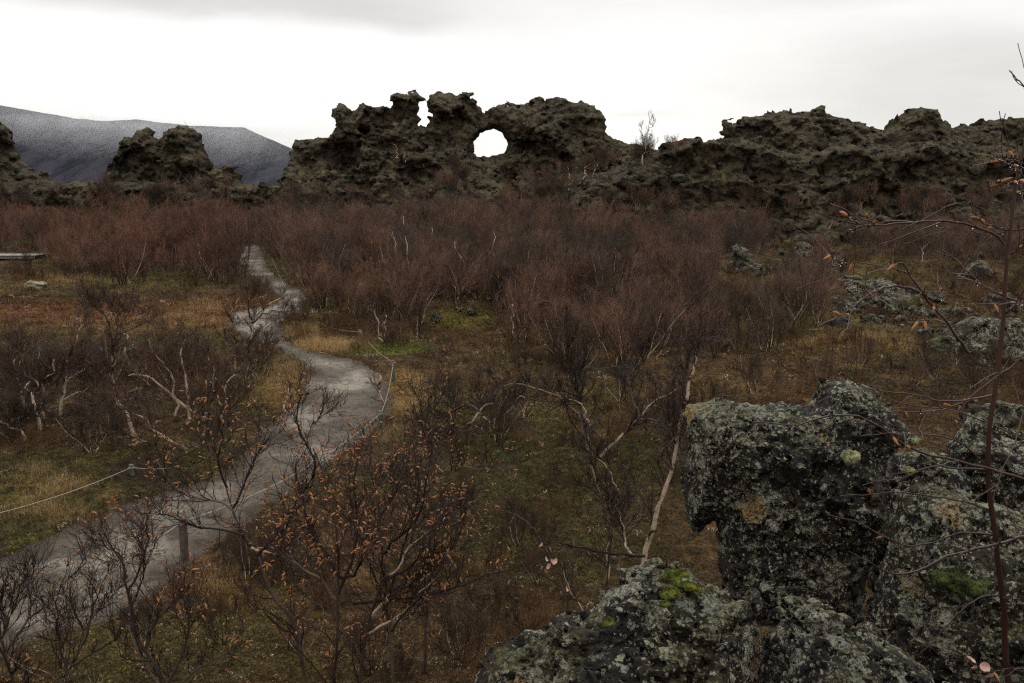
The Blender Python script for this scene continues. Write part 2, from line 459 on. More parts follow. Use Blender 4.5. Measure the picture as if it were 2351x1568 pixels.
# smooth the outline
def chaikin(P, n=2):
    for _ in range(n):
        Q = np.roll(P, -1, 0); P = np.stack([0.75 * P + 0.25 * Q, 0.25 * P + 0.75 * Q], 1).reshape(-1, 2)
    return P
PATH_POLY = chaikin(PATH_POLY, 2)


def path_sd(x, y):
    x = np.asarray(x, float); y = np.asarray(y, float)
    out = np.full(x.shape, -9.0)
    m = (y > 2) & (y < 75) & (x > -25) & (x < 3)
    if m.any(): out[m] = sdf2(x[m], y[m], PATH_POLY) + 0.11 * fbm(x[m] / 0.7, y[m] / 0.7, 0, 3, 15, 0.6)
    return out


def T(x, y, sd=None):
    x = np.asarray(x, float); y = np.asarray(y, float)
    if sd is None: sd = path_sd(x, y)
    r = np.hypot(x, y)
    off = ss(0.1, -1.6, sd)
    z = T0(x, y) + off * (0.16 * fbm(x / 2.3, y / 2.3, 0, 3, 5) * ss(3, 9, r) + 0.05 * fbm(x / 0.45, y / 0.45, 0, 3, 9))
    z = z - 0.10 * ss(-0.12, 0.12, sd) + 0.02 * ss(-0.9, -0.2, sd) * off
    return z


def tile(n): return None


# colour of the heath, by where it grows: (px, py, rx, ry, colour) in the measured frame
STRAWC, RUST, OLIVE, MOSSG, DARKB, BROWN = (0.19, 0.110, 0.038), (0.120, 0.042, 0.018), (0.039, 0.035, 0.011), (0.098, 0.090, 0.018), (0.026, 0.016, 0.010), (0.062, 0.037, 0.017)
ZONES = [(250, 720, 420, 32, RUST, .7), (560, 700, 90, 22, RUST, .8), (250, 662, 330, 14, MOSSG, .15), (330, 645, 190, 14, OLIVE, 1), (120, 640, 90, 18, STRAWC, .5), (330, 750, 330, 16, STRAWC, .35),
         (200, 870, 420, 80, DARKB, 1.0), (125, 1110, 80, 22, STRAWC, .5), (60, 1140, 160, 50, OLIVE, .7), (60, 1150, 130, 20, MOSSG, .4), (30, 1240, 110, 40, OLIVE, 1), (200, 1150, 110, 22, OLIVE, .9), (330, 1080, 110, 40, DARKB, .9),
         (640, 880, 60, 60, STRAWC, .55), (560, 900, 100, 50, OLIVE, .8), (750, 790, 90, 16, (0.27, 0.16, 0.055), .9), (930, 900, 50, 55, (0.27, 0.16, 0.055), .9), (700, 760, 50, 20, STRAWC, .5), (890, 800, 100, 18, (0.09, 0.105, 0.016), 1.0), (950, 790, 90, 18, OLIVE, .8),
         (1050, 730, 80, 26, MOSSG, .7), (1300, 900, 420, 50, BROWN, .9), (1700, 880, 160, 40, STRAWC, .4), (1500, 900, 300, 40, MOSSG, .25), (1250, 1080, 420, 110, OLIVE, 1.0), (1200, 1260, 420, 80, OLIVE, .8),
         (1150, 940, 300, 24, MOSSG, .3), (1900, 740, 110, 26, MOSSG, .5), (2000, 790, 170, 30, STRAWC, .5), (1850, 850, 300, 40, BROWN, .9), (2150, 860, 200, 60, DARKB, .7), (2000, 620, 170, 30, MOSSG, .35),
         (480, 1360, 120, 60, RUST, .7), (560, 1400, 200, 90, MOSSG, .40), (400, 1500, 400, 90, MOSSG, .35), (900, 1450, 300, 90, BROWN, .8), (150, 1240, 90, 18, MOSSG, .8), (1700, 640, 120, 30, MOSSG, .4)]


def heath_col(x, y, z):
    px, f = to_px(np.stack([x, y, z], -1)); u, v = px[..., 0], px[..., 1]
    c = np.zeros(x.shape + (3,)) + np.array(BROWN) * 0.9
    n0 = fbm(x / 3.0, y / 3.0, 0, 3, 21); n1 = fbm(x / 0.8, y / 0.8, 0, 3, 22); n2 = fbm(x / 0.25, y / 0.25, 0, 2, 23)
    def put(w, k):
        w = np.clip(w, 0, 1)[..., None]; return c * (1 - w) + np.array(k) * w
    c = put(ss(0.1, 0.6, n0 + 0.4 * n1) * 0.7, OLIVE)
    c = put(ss(0.2, 0.7, -n0 + 0.4 * n1) * 0.6, DARKB)
    for zx, zy, rx, ry, k, w in ZONES:
        d = np.sqrt(((u - zx) / rx) ** 2 + ((v - zy) / ry) ** 2) + 0.22 * n1 + 0.15 * n2
        c = put(ss(1.25, 0.55, d) * w * (0.75 + 0.35 * n2), k)
    c = put(ss(0.45, 0.9, n1 + 0.5 * n2) * 0.35, STRAWC)
    c = put(ss(0.55, 0.95, n2 - 0.4 * n1) * 0.30, MOSSG)
    return c * 1.28


def build_ground():
    rr = np.concatenate([[0.3], 1.0 * np.exp(np.linspace(0, math.log(6000), 820))])
    th1 = np.linspace(R(-46), R(46), 560); side = np.linspace(R(46), R(314), 70)[1:-1]
    th = np.concatenate([th1, side]); nt = len(th); nr = len(rr)
    TH, RR = np.meshgrid(th, rr)
    x = (RR * np.sin(TH)).ravel(); y = (RR * np.cos(TH)).ravel()
    sd = path_sd(x, y); z = T(x, y, sd)
    i, j = np.meshgrid(np.arange(nr - 1), np.arange(nt), indexing='ij'); i, j = i.ravel(), j.ravel(); j2 = (j + 1) % nt
    q = np.stack([i * nt + j, (i + 1) * nt + j, (i + 1) * nt + j2, i * nt + j2], 1)[:, ::-1]
    c0 = np.arange(nt); V = np.stack([x, y, z], 1)
    cen = len(V); V = np.vstack([V, [[0, 0, T(np.array([0.]), np.array([0.]))[0]]]])
    tri = np.stack([c0, (c0 + 1) % nt, np.full(nt, cen)], 1)[:, ::-1]
    tint = heath_col(V[:, 0], V[:, 1], V[:, 2])
    m, g = mat('heath_ground')
    a = g.n('ShaderNodeAttribute', attribute_name='tint').outputs['Color']
    P = g.n('ShaderNodeNewGeometry').outputs['Position']
    n1 = g.noise(P, 9.0, 8, 0.75); n2 = g.noise(P, 38.0, 5, 0.7)
    k = g.math('MULTIPLY', g.step(n1, 0.34, 0.66, 0.30, 1.5), g.step(n2, 0.36, 0.64, 0.45, 1.5))
    c = g.n('ShaderNodeVectorMath', {0: a, 3: k}, operation='SCALE').outputs[0]
    finish(g, c, 0.95, g.math('ADD', n1, g.math('MULTIPLY', n2, 0.4)), 0.08, 0.10, 1.0)
    me = mesh_np('ground', V, [q, tri], m, True, {'tint': tint})
    tag(link('ground', me), kind='structure')


def build_path():
    m, g = mat('wet_gravel')
    P = g.n('ShaderNodeNewGeometry').outputs['Position']
    edge = g.n('ShaderNodeAttribute', attribute_name='edge').outputs['Fac']
    n0 = g.noise(P, 0.42, 4, 0.6); n1 = g.noise(P, 1.7, 7, 0.75, 0.4); n2 = g.noise(P, 24.0, 6, 0.8); n3 = g.noise(P, 110.0, 3, 0.6)
    c = g.mix(g.step(n1, 0.38, 0.60), (0.072, 0.056, 0.040), (0.178, 0.147, 0.110))
    c = g.mix(g.math('MULTIPLY', g.step(n0, 0.46, 0.60, 0, 0.9), g.step(n1, 0.36, 0.5)), c, (0.36, 0.305, 0.235))  # paler patches: sky sheen on the wet gravel, put into the colour
    c = g.mix(g.step(n2, 0.48, 0.62, 0, 0.65), c, (0.030, 0.024, 0.017))
    c = g.mix(g.math('MULTIPLY', g.math('MULTIPLY', g.step(n1, 0.53, 0.60), g.step(n2, 0.42, 0.5)), 0.85), c, (0.022, 0.016, 0.010))
    c = g.mix(g.step(n3, 0.60, 0.68, 0, 0.55), c, (0.26, 0.24, 0.20))
    c = g.mix(g.step(g.math('ADD', edge, g.math('MULTIPLY', n1, 0.8)), 1.05, 0.35, 0, 0.9), c, g.mix(g.step(n2, .4, .6), (0.020, 0.014, 0.008), (0.075, 0.052, 0.030)))
    b = g.math('ADD', g.math('MULTIPLY', n1, 1.6), g.math('ADD', g.math('MULTIPLY', n2, 0.7), g.math('MULTIPLY', n3, 0.3)))
    finish(g, c, g.step(n0, 0.40, 0.60, 0.85, 0.5), b, 0.25, 0.06, 1.0)
    mn = PATH_POLY.min(0) - .3; mx = PATH_POLY.max(0) + .3
    # grid in (x, log y) so that the cells stay about as fine as they look
    ys = np.exp(np.linspace(math.log(max(mn[1], 3)), math.log(mx[1]), 620)); xs = np.arange(mn[0], mx[0], 0.07)
    X, Y = np.meshgrid(xs, ys); sd = path_sd(X.ravel(), Y.ravel()).reshape(X.shape)
    keep = sd > -0.22
    q = keep[:-1, :-1] & keep[1:, :-1] & keep[1:, 1:] & keep[:-1, 1:]
    idx = np.full(X.shape, -1); used = np.zeros(X.shape, bool)
    for a in (0, 1):
        for b_ in (0, 1): used[a:X.shape[0] - 1 + a, b_:X.shape[1] - 1 + b_] |= q
    idx[used] = np.arange(used.sum())
    Z = T0(X, Y) - 0.035 + 0.010 * fbm(X / 0.5, Y / 0.5, 0, 3, 77) - 0.035 * np.clip(sd, 0, 0.5)
    V = np.stack([X[used], Y[used], Z[used]], 1)
    I = np.argwhere(q)
    Q = np.stack([idx[I[:, 0], I[:, 1]], idx[I[:, 0], I[:, 1] + 1], idx[I[:, 0] + 1, I[:, 1] + 1], idx[I[:, 0] + 1, I[:, 1]]], 1)
    tag(link('path', mesh_np('path', V, Q, m, True, {'edge': sd[used] + 0.15 * fbm(V[:, 0] / .4, V[:, 1] / .4, 0, 3, 4)})), kind='structure')


def build_mountain():
    # a long crater wall some two kilometres off, gullied down its flank
    prof = [(-700, 262), (-300, 232), (0, 242), (60, 252), (170, 272), (230, 277), (310, 274), (360, 280), (430, 288), (560, 293), (600, 312), (662, 338), (760, 395), (830, 430), (900, 450)]
    D = 2000.0
    px = np.array([p[0] for p in prof], float); py = np.array([p[1] for p in prof], float)
    W = at(px, py, D); nx, ny = 420, 130
    xs = np.linspace(W[0, 0], W[-1, 0], nx); zt = np.interp(xs, W[:, 0], W[:, 2])
    zt = zt + 1.0 * fbm(xs / 25, xs * 0, 0, 3, 3)
    s = np.linspace(-0.35, 1, ny)            # 1 = foot, 0 = rim, below 0 = behind the rim
    S, X = np.meshgrid(s, xs)
    ZT = np.repeat(zt[:, None], ny, 1)
    base = -8.0
    Z = np.where(S > 0, base + (ZT - base) * (1 - S) ** 1.15, ZT - 60 * (S / 0.35) ** 2)
    gul = fbm((X + 180 * S) / 30.0, S * 1.2, 0, 4, 31, 0.6)
    Z = Z - 9 * np.abs(gul) * np.sin(np.clip(S, 0, 1) * math.pi) ** 0.8
    Y = D - np.where(S > 0, S * 330, S * 300)
    V = np.stack([X.ravel(), Y.ravel(), Z.ravel()], 1)
    i, j = np.meshgrid(np.arange(nx - 1), np.arange(ny - 1), indexing='ij'); i, j = i.ravel(), j.ravel()
    Q = np.stack([i * ny + j, (i + 1) * ny + j, (i + 1) * ny + j + 1, i * ny + j + 1], 1)
    m, g = mat('cinder_slope')
    P = g.n('ShaderNodeNewGeometry').outputs['Position']
    st = g.n('ShaderNodeVectorMath', {0: P, 1: (1, 0.25, 0.25)}, operation='MULTIPLY').outputs[0]
    n = g.noise(st, 0.03, 6, 0.6)
    finish(g, g.mix(g.step(n, 0.38, 0.62), (0.017, 0.019, 0.027), (0.040, 0.040, 0.051)), 0.95, g.noise(P, 0.05, 5), 0.1, 4.0, 0.6)
    tag(link('hill', mesh_np('hill', V, Q, m)), kind='structure')
    # low cloud lying on the rim: closed lens bodies of even, thin vapour
    mv = bpy.data.materials.new('vapour'); mv.use_nodes = True; mv.node_tree.nodes.clear(); g = NG(mv.node_tree)
    v = g.n('ShaderNodeVolumePrincipled', {'Color': (0.97, 0.98, 1.0, 1), 'Density': 0.0005, 'Anisotropy': 0.1})
    g.n('ShaderNodeOutputMaterial', {1: v.outputs[0]})
    lens = []
    for (cx, cy, rx) in [(575, 296, 110), (430, 286, 150), (300, 274, 150), (170, 268, 160), (20, 242, 190)]:
        for (dz, rz, ry) in ((0, 26, 80), (3, 52, 95), (6, 84, 110)): lens.append((cx + dz * 2, cy + dz, rx * (1 + dz / 40), rz, ry))
    for k, (cx, cy, rx, rz, ry) in enumerate(lens):
        c = at(np.array(float(cx)), np.array(float(cy)), D - 200)
        nu, nv = 64, 32
        U, Vv = np.meshgrid(np.linspace(0, 2 * math.pi, nu, endpoint=False), np.linspace(0.02, math.pi - 0.02, nv), indexing='ij')
        sx = np.sin(Vv) * np.cos(U); sy = np.sin(Vv) * np.sin(U); sz = np.cos(Vv); sz = np.where(sz > 0, sz * .14, sz)
        d = 1 + 0.20 * fbm(sx * 3.1 + k * 9, sy * 3.1, sz * 1.4, 4, 60 + k)
        VV = np.stack([c[0] + sx * rx * d, c[1] + sy * ry * d, c[2] + sz * rz * d * 1.0], -1).reshape(-1, 3)
        i, j = np.meshgrid(np.arange(nu), np.arange(nv - 1), indexing='ij'); i, j = i.ravel(), j.ravel(); i2 = (i + 1) % nu
        Qc = np.stack([i * nv + j, i2 * nv + j, i2 * nv + j + 1, i * nv + j + 1], 1)[:, ::-1]
        u = np.arange(nu); VV = np.vstack([VV, c + [0, 0, rz * .14], c - [0, 0, rz]])
        t1 = np.stack([u * nv, np.full(nu, nu * nv), ((u + 1) % nu) * nv], 1)[:, ::-1]; t2 = np.stack([((u + 1) % nu) * nv + nv - 1, np.full(nu, nu * nv + 1), u * nv + nv - 1], 1)[:, ::-1]
        o = link('low_cloud', mesh_np('low_cloud', VV, [Qc, np.concatenate([t1, t2])], mv)); tag(o, kind='stuff')


# ------------------------------------------------------------------ rock bodies
def rock_body(poly, Y, holes=(), tm=3.0, k=1.2, voxel=0.14, talus=0.0, ztal=6.0, amp=1.0, cuts=(), seed=0, frame='vertical', bottom=-1.0, block=1.0, scale=1.0, wander=0.6, depth_pad=1.6, mat_=None, smooth=True, micro=0.0):
    """poly: outline seen from the viewpoint (measured frame); turned into a real solid of true size, thickness tm each way, at distance Y"""
    P = np.array(poly, float)
    if frame == 'vertical':
        U, W, N = np.array([1., 0, 0]), np.array([0, 0, 1.]), np.array([0, 1., 0]); O = np.array([0, Y, 0.])
    else:
        c = ray(P[:, 0].mean(), P[:, 1].mean()); N = c / np.linalg.norm(c); U = np.cross(N, [0, 0, 1]); U /= np.linalg.norm(U); W = np.cross(U, N); O = CAM + N * Y
    def pr(A):
        A = np.array(A, float); d = ray(A[:, 0], A[:, 1]); t = ((O - CAM) @ N) / (d @ N); X = CAM + d * t[:, None] - O
        return np.stack([X @ U, X @ W], 1)
    Q = pr(P); H = [pr(h) for h in holes]
    x0, x1 = Q[:, 0].min() - 2 * amp * 0.35 * scale, Q[:, 0].max() + 2 * amp * 0.35 * scale
    z0 = bottom if frame == 'vertical' else Q[:, 1].min() - 0.1; z1 = Q[:, 1].max() + 0.8 * amp * scale
    TM = tm + talus; d0 = TM + depth_pad * scale * 0.6 + wander
    xs = np.arange(x0, x1, voxel); zs = np.arange(z0, z1, voxel); ys = np.arange(-d0, d0, voxel)
    X2, Z2 = np.meshgrid(xs, zs, indexing='ij')
    s = sdf2(X2, Z2, Q)
    hd = np.full(s.shape, 99.0)
    for h in H: hd = -sdf2(X2, Z2, h); s = np.minimum(s, hd)
    Tt = tm * (1 - np.exp(-np.clip(s, 0, None) / k))
    if talus: Tt = Tt + talus * np.clip((ztal - Z2) / ztal, 0, 1) ** 1.3 * ss(0, 1.5 * scale, s)
    yc = wander * vn(X2 / (6 * scale), Z2 / (9 * scale), 3.3, seed + 50)
    sh = (len(xs), len(ys), len(zs))
    F = np.abs(ys[None, :, None] - yc[:, None, :]) - Tt[:, None, :]
    F = np.maximum(F, (-s * 0.95)[:, None, :]).astype(np.float32)
    band = np.abs(F) < 1.6 * amp * scale
    I = np.argwhere(band)
    bx, by, bz = xs[I[:, 0]], ys[I[:, 1]], zs[I[:, 2]]
    sb = np.clip(s[I[:, 0], I[:, 2]], 0, None)
    A = amp * np.clip(0.30 + 0.70 * sb / (0.9 * scale), 0, 1)
    if H: A = A * (0.62 + 0.38 * ss(0, 1.8, hd[I[:, 0], I[:, 2]]))
    sc = 1 / scale
    qx, qy, qz = bx * sc, by * sc, bz * sc
    big = fbm(qx / 3.2, qy / 3.2, qz / 2.6, 2, seed)
    hw = 0.5 * vn(qx / 3.0, qy / 3.0, qz / 3.0, seed + 70)
    h1, h2, hid = worley(qx / 3.9 + hw, qy / 3.9, qz / 5.2 - hw, seed + 71)
    butt = 1.0 * (hid - 0.5) - 0.55 * ss(0.22, 0.0, h2 - h1)
    rough = 0.55 + 0.9 * ss(-0.3, 0.5, vn(qx / 5.0, qy / 5.0, qz / 3.0, seed + 72))
    wq = 0.35 * vn(qx / 1.1, qy / 1.1, qz / 1.1, seed + 8)
    f1, f2, cid = worley(qx / 1.5 + wq, qy / 1.5 - wq, qz / 1.0 + wq, seed + 3)
    g1, g2, gid = worley(qx / 0.62 - wq, qy / 0.62 + wq, qz / 0.45, seed + 13)
    strata = vn(qx / 4.5, qy / 4.5, qz / 0.55 + 0.6 * big, seed + 5); strata = strata + 1.2 * ss(-.2, .25, vn(qx / 7.0, qy / 7.0, qz / 1.1 + 0.5 * big, seed + 55)) - .6
    fine = fbm(qx / 0.55, qy / 0.55, qz / 0.42, 3, seed + 6, 0.6)
    dd = 0.50 * big + 0.95 * butt * ss(0.8, 2.2, sb / scale) + block * rough * (0.50 * (cid - 0.5) - 0.30 * ss(0.16, 0.0, f2 - f1)) + block * rough * 0.6 * (0.45 * (gid - 0.5) - 0.22 * ss(0.18, 0.0, g2 - g1)) + 0.20 * strata + 0.17 * fine
    if micro:
        m1, m2, mid_ = worley(qx / 0.30 + wq, qy / 0.30, qz / 0.24 - wq, seed + 33)
        dd = dd + micro * (0.24 * fbm(qx / 0.30, qy / 0.30, qz / 0.26, 3, seed + 30, 0.7) + 0.20 * (mid_ - 0.5) - 0.22 * ss(0.14, 0.0, m2 - m1))
    F[band] -= (A * scale * dd).astype(np.float32)
    if not micro: F[band] -= (0.22 * scale * (gid - 0.5) + 0.12 * scale * fine).astype(np.float32) * (sb < 1.2 * scale) * (ss(0.2, 1.6, hd[I[:, 0], I[:, 2]]) if H else 1)
    for (cx, cy, cr, fr) in cuts:       # hollows eaten into the face
        q = pr([(cx, cy)])[0]; cr = cr * 1.35
        ia = int(np.clip((q[0] - xs[0]) / voxel, 0, len(xs) - 1)); ib = int(np.clip((q[1] - zs[0]) / voxel, 0, len(zs) - 1)); fr = float(Tt[ia, ib] - yc[ia, ib]) - 0.15 * cr
        dx = (xs[:, None, None] - q[0]); dz = (zs[None, None, :] - q[1]); dy = (ys[None, :, None] + fr)
        dist = np.sqrt((dx / 1.35) ** 2 + (dy) ** 2 + dz ** 2)
        m = dist < cr * 1.6
        J = np.argwhere(m); nz = 0.45 * cr * fbm(xs[J[:, 0]] / cr, ys[J[:, 1]] / cr, zs[J[:, 2]] / cr, 3, seed + 90) + 0.30 * scale * fbm(xs[J[:, 0]] / (.7 * scale), ys[J[:, 1]] / (.7 * scale), zs[J[:, 2]] / (.45 * scale), 3, seed + 91, .65)
        F[m] = np.maximum(F[m], (cr + nz - dist[m]).astype(np.float32))
    F[0] = F[-1] = 1; F[:, 0] = F[:, -1] = 1; F[:, :, -1] = 1; F[:, :, 0] = 1
    V, Qd = surface_nets(F, np.array([xs[0], ys[0], zs[0]]), voxel)
    Wd = O + V[:, :1] * U + V[:, 1:2] * N + V[:, 2:3] * W
    lab = np.arange(len(V)); 
    for _ in range(200):          # keep only the body itself, not specks that float off it
        mq = lab[Qd].min(1); new = lab.copy()
        for j_ in range(4): np.minimum.at(new, Qd[:, j_], mq)
        new = new[new]
        if (new == lab).all(): break
        lab = new
    cnt = np.bincount(lab, minlength=len(V)); Qd = Qd[cnt[lab[Qd[:, 0]]] > 0.03 * len(V)]
    if frame != 'vertical': Qd = Qd  # right-handed either way
    if np.dot(np.cross(U, N), W) < 0: Qd = Qd[:, ::-1]
    c = np.array([Wd[:, 0].mean(), Wd[:, 1].mean(), Wd[:, 2].min()])
    return mesh_np('rock', Wd - c, Qd, mat_ or M_ROCK, smooth), c


def zz(pts, ox, oy, k): return [(ox + a * k, oy + b * k) for a, b in pts]


def build_ridges():
    A = zz([(60, 900), (130, 790), (140, 680), (200, 520), (220, 440), (225, 400), (260, 392), (330, 400), (370, 378), (440, 370), (450, 345), (480, 310), (490, 265), (500, 240), (495, 205), (530, 180), (560, 168), (580, 190), (600, 215), (608, 246), (615, 215), (640, 205), (650, 172), (700, 175), (730, 195), (760, 200), (790, 190), (825, 190), (840, 170), (845, 120), (880, 110), (930, 118), (970, 105), (1010, 95), (1030, 120), (1044, 145), (1022, 165), (1020, 200), (1008, 240), (1012, 300), (1045, 322), (1080, 308), (1088, 270), (1086, 240), (1070, 215), (1062, 190), (1068, 165), (1084, 130), (1110, 108), (1150, 92), (1175, 110), (1210, 105), (1250, 115), (1290, 93), (1360, 102), (1370, 120), (1410, 130), (1420, 165), (1440, 175), (1480, 165), (1500, 145), (1540, 138), (1570, 150), (1620, 165), (1660, 155), (1690, 150), (1700, 132), (1740, 120), (1800, 126), (1850, 130), (1930, 132), (1960, 156), (2010, 156), (2060, 170), (2100, 180), (2140, 215), (2165, 250), (2172, 300), (2182, 340), (2197, 365), (2230, 395), (2280, 395), (2330, 410), (2400, 430), (2500, 445), (2620, 470), (2760, 600), (2760, 1100), (60, 1100)], 583, 175, .3719)
    hole = zz([(1362, 405), (1375, 380), (1400, 362), (1440, 348), (1475, 332), (1510, 343), (1538, 375), (1558, 410), (1552, 450), (1538, 472), (1490, 480), (1450, 490), (1410, 480), (1372, 464), (1366, 440)], 583, 175, .3719)
    me, c = rock_body(A, 88, [hole], tm=3.4, k=1.5, voxel=0.15, talus=7.0, ztal=8.5, amp=1.1, seed=1, bottom=-1,
                      cuts=[(1105, 252, 1.1, 0), (1050, 300, 1.2, 0), (1200, 345, 1.2, 0), (1245, 365, 1.5, 0), (900, 265, 1.3, 0), (690, 360, 1.0, 0), (985, 400, 1.2, 0), (760, 290, 1.1, 0), (1180, 385, 1.2, 0), (850, 420, 1.1, 0), (800, 345, 1.9, 5.5), (735, 390, 1.0, 8.0), (1210, 345, 1.2, 5.0), (1075, 290, 1.2, 3.8), (1000, 330, .9, 5.5), (1260, 380, 1.1, 6.0), (860, 300, 1.1, 4.0), (1320, 300, 1.0, 3.8)], wander=0.9)
    tag(link('lava_arch', me, None, c), 'tall dark lava ridge pierced by the round sky hole and the narrow slit', 'rock formation')
    B = [(225, 470), (236, 410), (248, 380), (262, 350), (272, 322), (285, 315), (300, 318), (312, 300), (335, 296), (350, 308), (360, 322), (372, 330), (378, 305), (395, 296), (410, 292), (430, 290), (450, 297), (463, 312), (468, 340), (482, 362), (490, 388), (512, 386), (540, 386), (548, 402), (560, 425), (600, 440), (600, 1000), (200, 1000)]
    me, c = rock_body(B, 78, tm=2.6, k=1.1, voxel=0.14, talus=2.6, ztal=4.5, amp=1.0, seed=2, bottom=-1, cuts=[(350, 405, 1.3, 3.6), (300, 375, 1.1, 3.4), (405, 345, .8, 2.8)])
    tag(link('lava_turret', me, None, c), 'twin topped lava turret standing alone left of the arch', 'rock formation')
    C = [(-260, 300), (-200, 262), (-120, 255), (-40, 262), (0, 278), (16, 292), (24, 318), (30, 330), (40, 362), (60, 380), (92, 396), (130, 418), (190, 432), (230, 455), (230, 1000), (-260, 1000)]
    me, c = rock_body(C, 72, tm=2.8, k=1.2, voxel=0.14, talus=2.5, ztal=4.5, amp=1.0, seed=3, bottom=-1, cuts=[(10, 350, 1.0, 3.3)])
    tag(link('lava_crag', me, None, c), 'lava crag cut off by the left picture edge with boulders down its side', 'rock formation')
    D = [(100, 425), (170, 415), (240, 420), (330, 416), (430, 420), (520, 415), (580, 425), (640, 425), (660, 1000), (60, 1000)]
    me, c = rock_body(D, 70, tm=2.2, k=1.0, voxel=0.14, talus=1.5, ztal=2.5, amp=0.9, seed=4, bottom=-1)
    tag(link('lava_bank', me, None, c), 'low broken lava bank along the foot of the turret', 'rock bank')
    E = [(1655, 360), (1656, 318), (1660, 280), (1690, 276), (1702, 270), (1740, 266), (1775, 258), (1800, 252), (1840, 248), (1870, 246), (1878, 240), (1888, 236), (1900, 238), (1900, 258), (1940, 266), (1985, 280), (2012, 291), (2035, 288), (2060, 268), (2095, 250), (2110, 243), (2140, 248), (2158, 250), (2165, 268), (2180, 278), (2190, 290), (2240, 280), (2300, 270), (2360, 266), (2450, 258), (2620, 262), (2700, 1000), (1640, 1000)]
    me, c = rock_body(E, 76, tm=3.8, k=1.8, voxel=0.145, talus=6.0, ztal=8.5, amp=1.0, seed=5, bottom=-1, cuts=[(1710, 300, .9, 4.5), (2130, 285, .9, 4.5), (1890, 290, .8, 4.8)])
    tag(link('lava_hill', me, None, c), 'upper lava hill with two humps on the skyline at right', 'rock formation')
    G = [(1290, 470), (1320, 425), (1350, 402), (1400, 388), (1440, 368), (1475, 352), (1500, 348), (1518, 330), (1560, 322), (1600, 318), (1660, 316), (1720, 320), (1770, 340), (1820, 352), (1870, 345), (1930, 335), (2000, 330), (2060, 322), (2120, 318), (2190, 322), (2240, 345), (2290, 350), (2350, 340), (2450, 330), (2640, 330), (2700, 1000), (1290, 1000)]
    me, c = rock_body(G, 62, tm=2.8, k=1.5, voxel=0.125, talus=3.0, ztal=6.0, amp=1.0, seed=6, bottom=-1,
                      cuts=[(1640, 448, 1.6, 4.0), (1740, 455, 1.4, 4.2), (1600, 372, 1.2, 0), (1660, 378, 1.2, 0), (1760, 390, 1.1, 0), (2000, 430, 1.4, 0), (1900, 385, 1.2, 0), (2100, 380, 1.2, 0), (2230, 440, 1.3, 0), (2300, 400, 1.1, 0), (1560, 375, .9, 3.2), (1700, 385, .9, 3.4), (2050, 430, 1.0, 4.2), (1860, 445, .7, 4.4), (1960, 400, .9, 3.6), (2180, 400, .9, 3.6), (1480, 450, .6, 4.2), (2260, 430, .8, 4.0)], wander=1.1)
    tag(link('lava_ledge', me, None, c), 'long lower lava wall with dark hollows, in front of the humped hill', 'rock formation')
    # lone spike left of the far birch
    S = [(1500, 345), (1506, 318), (1518, 309), (1528, 316), (1532, 345)]
    me, c = rock_body(S, 78, tm=.6, k=.5, voxel=0.09, amp=.35, seed=8, bottom=2)
    # small spire in the right-hand thicket
    S2 = [(1665, 625), (1680, 590), (1676, 568), (1690, 560), (1712, 572), (1722, 590), (1745, 612), (1755, 640), (1755, 665), (1655, 665)]
    p = on_ground(np.array(1700.), np.array(620.), T)
    me, c = rock_body(S2, p[1], tm=.5, k=.35, voxel=0.05, amp=.35, seed=9, bottom=p[2] - .5, scale=.45, wander=.1, mat_=M_MID)
    tag(link('rock_spire', me, None, c), 'small dark pointed lava spire poking out of the shrubs below the ledge', 'rock')


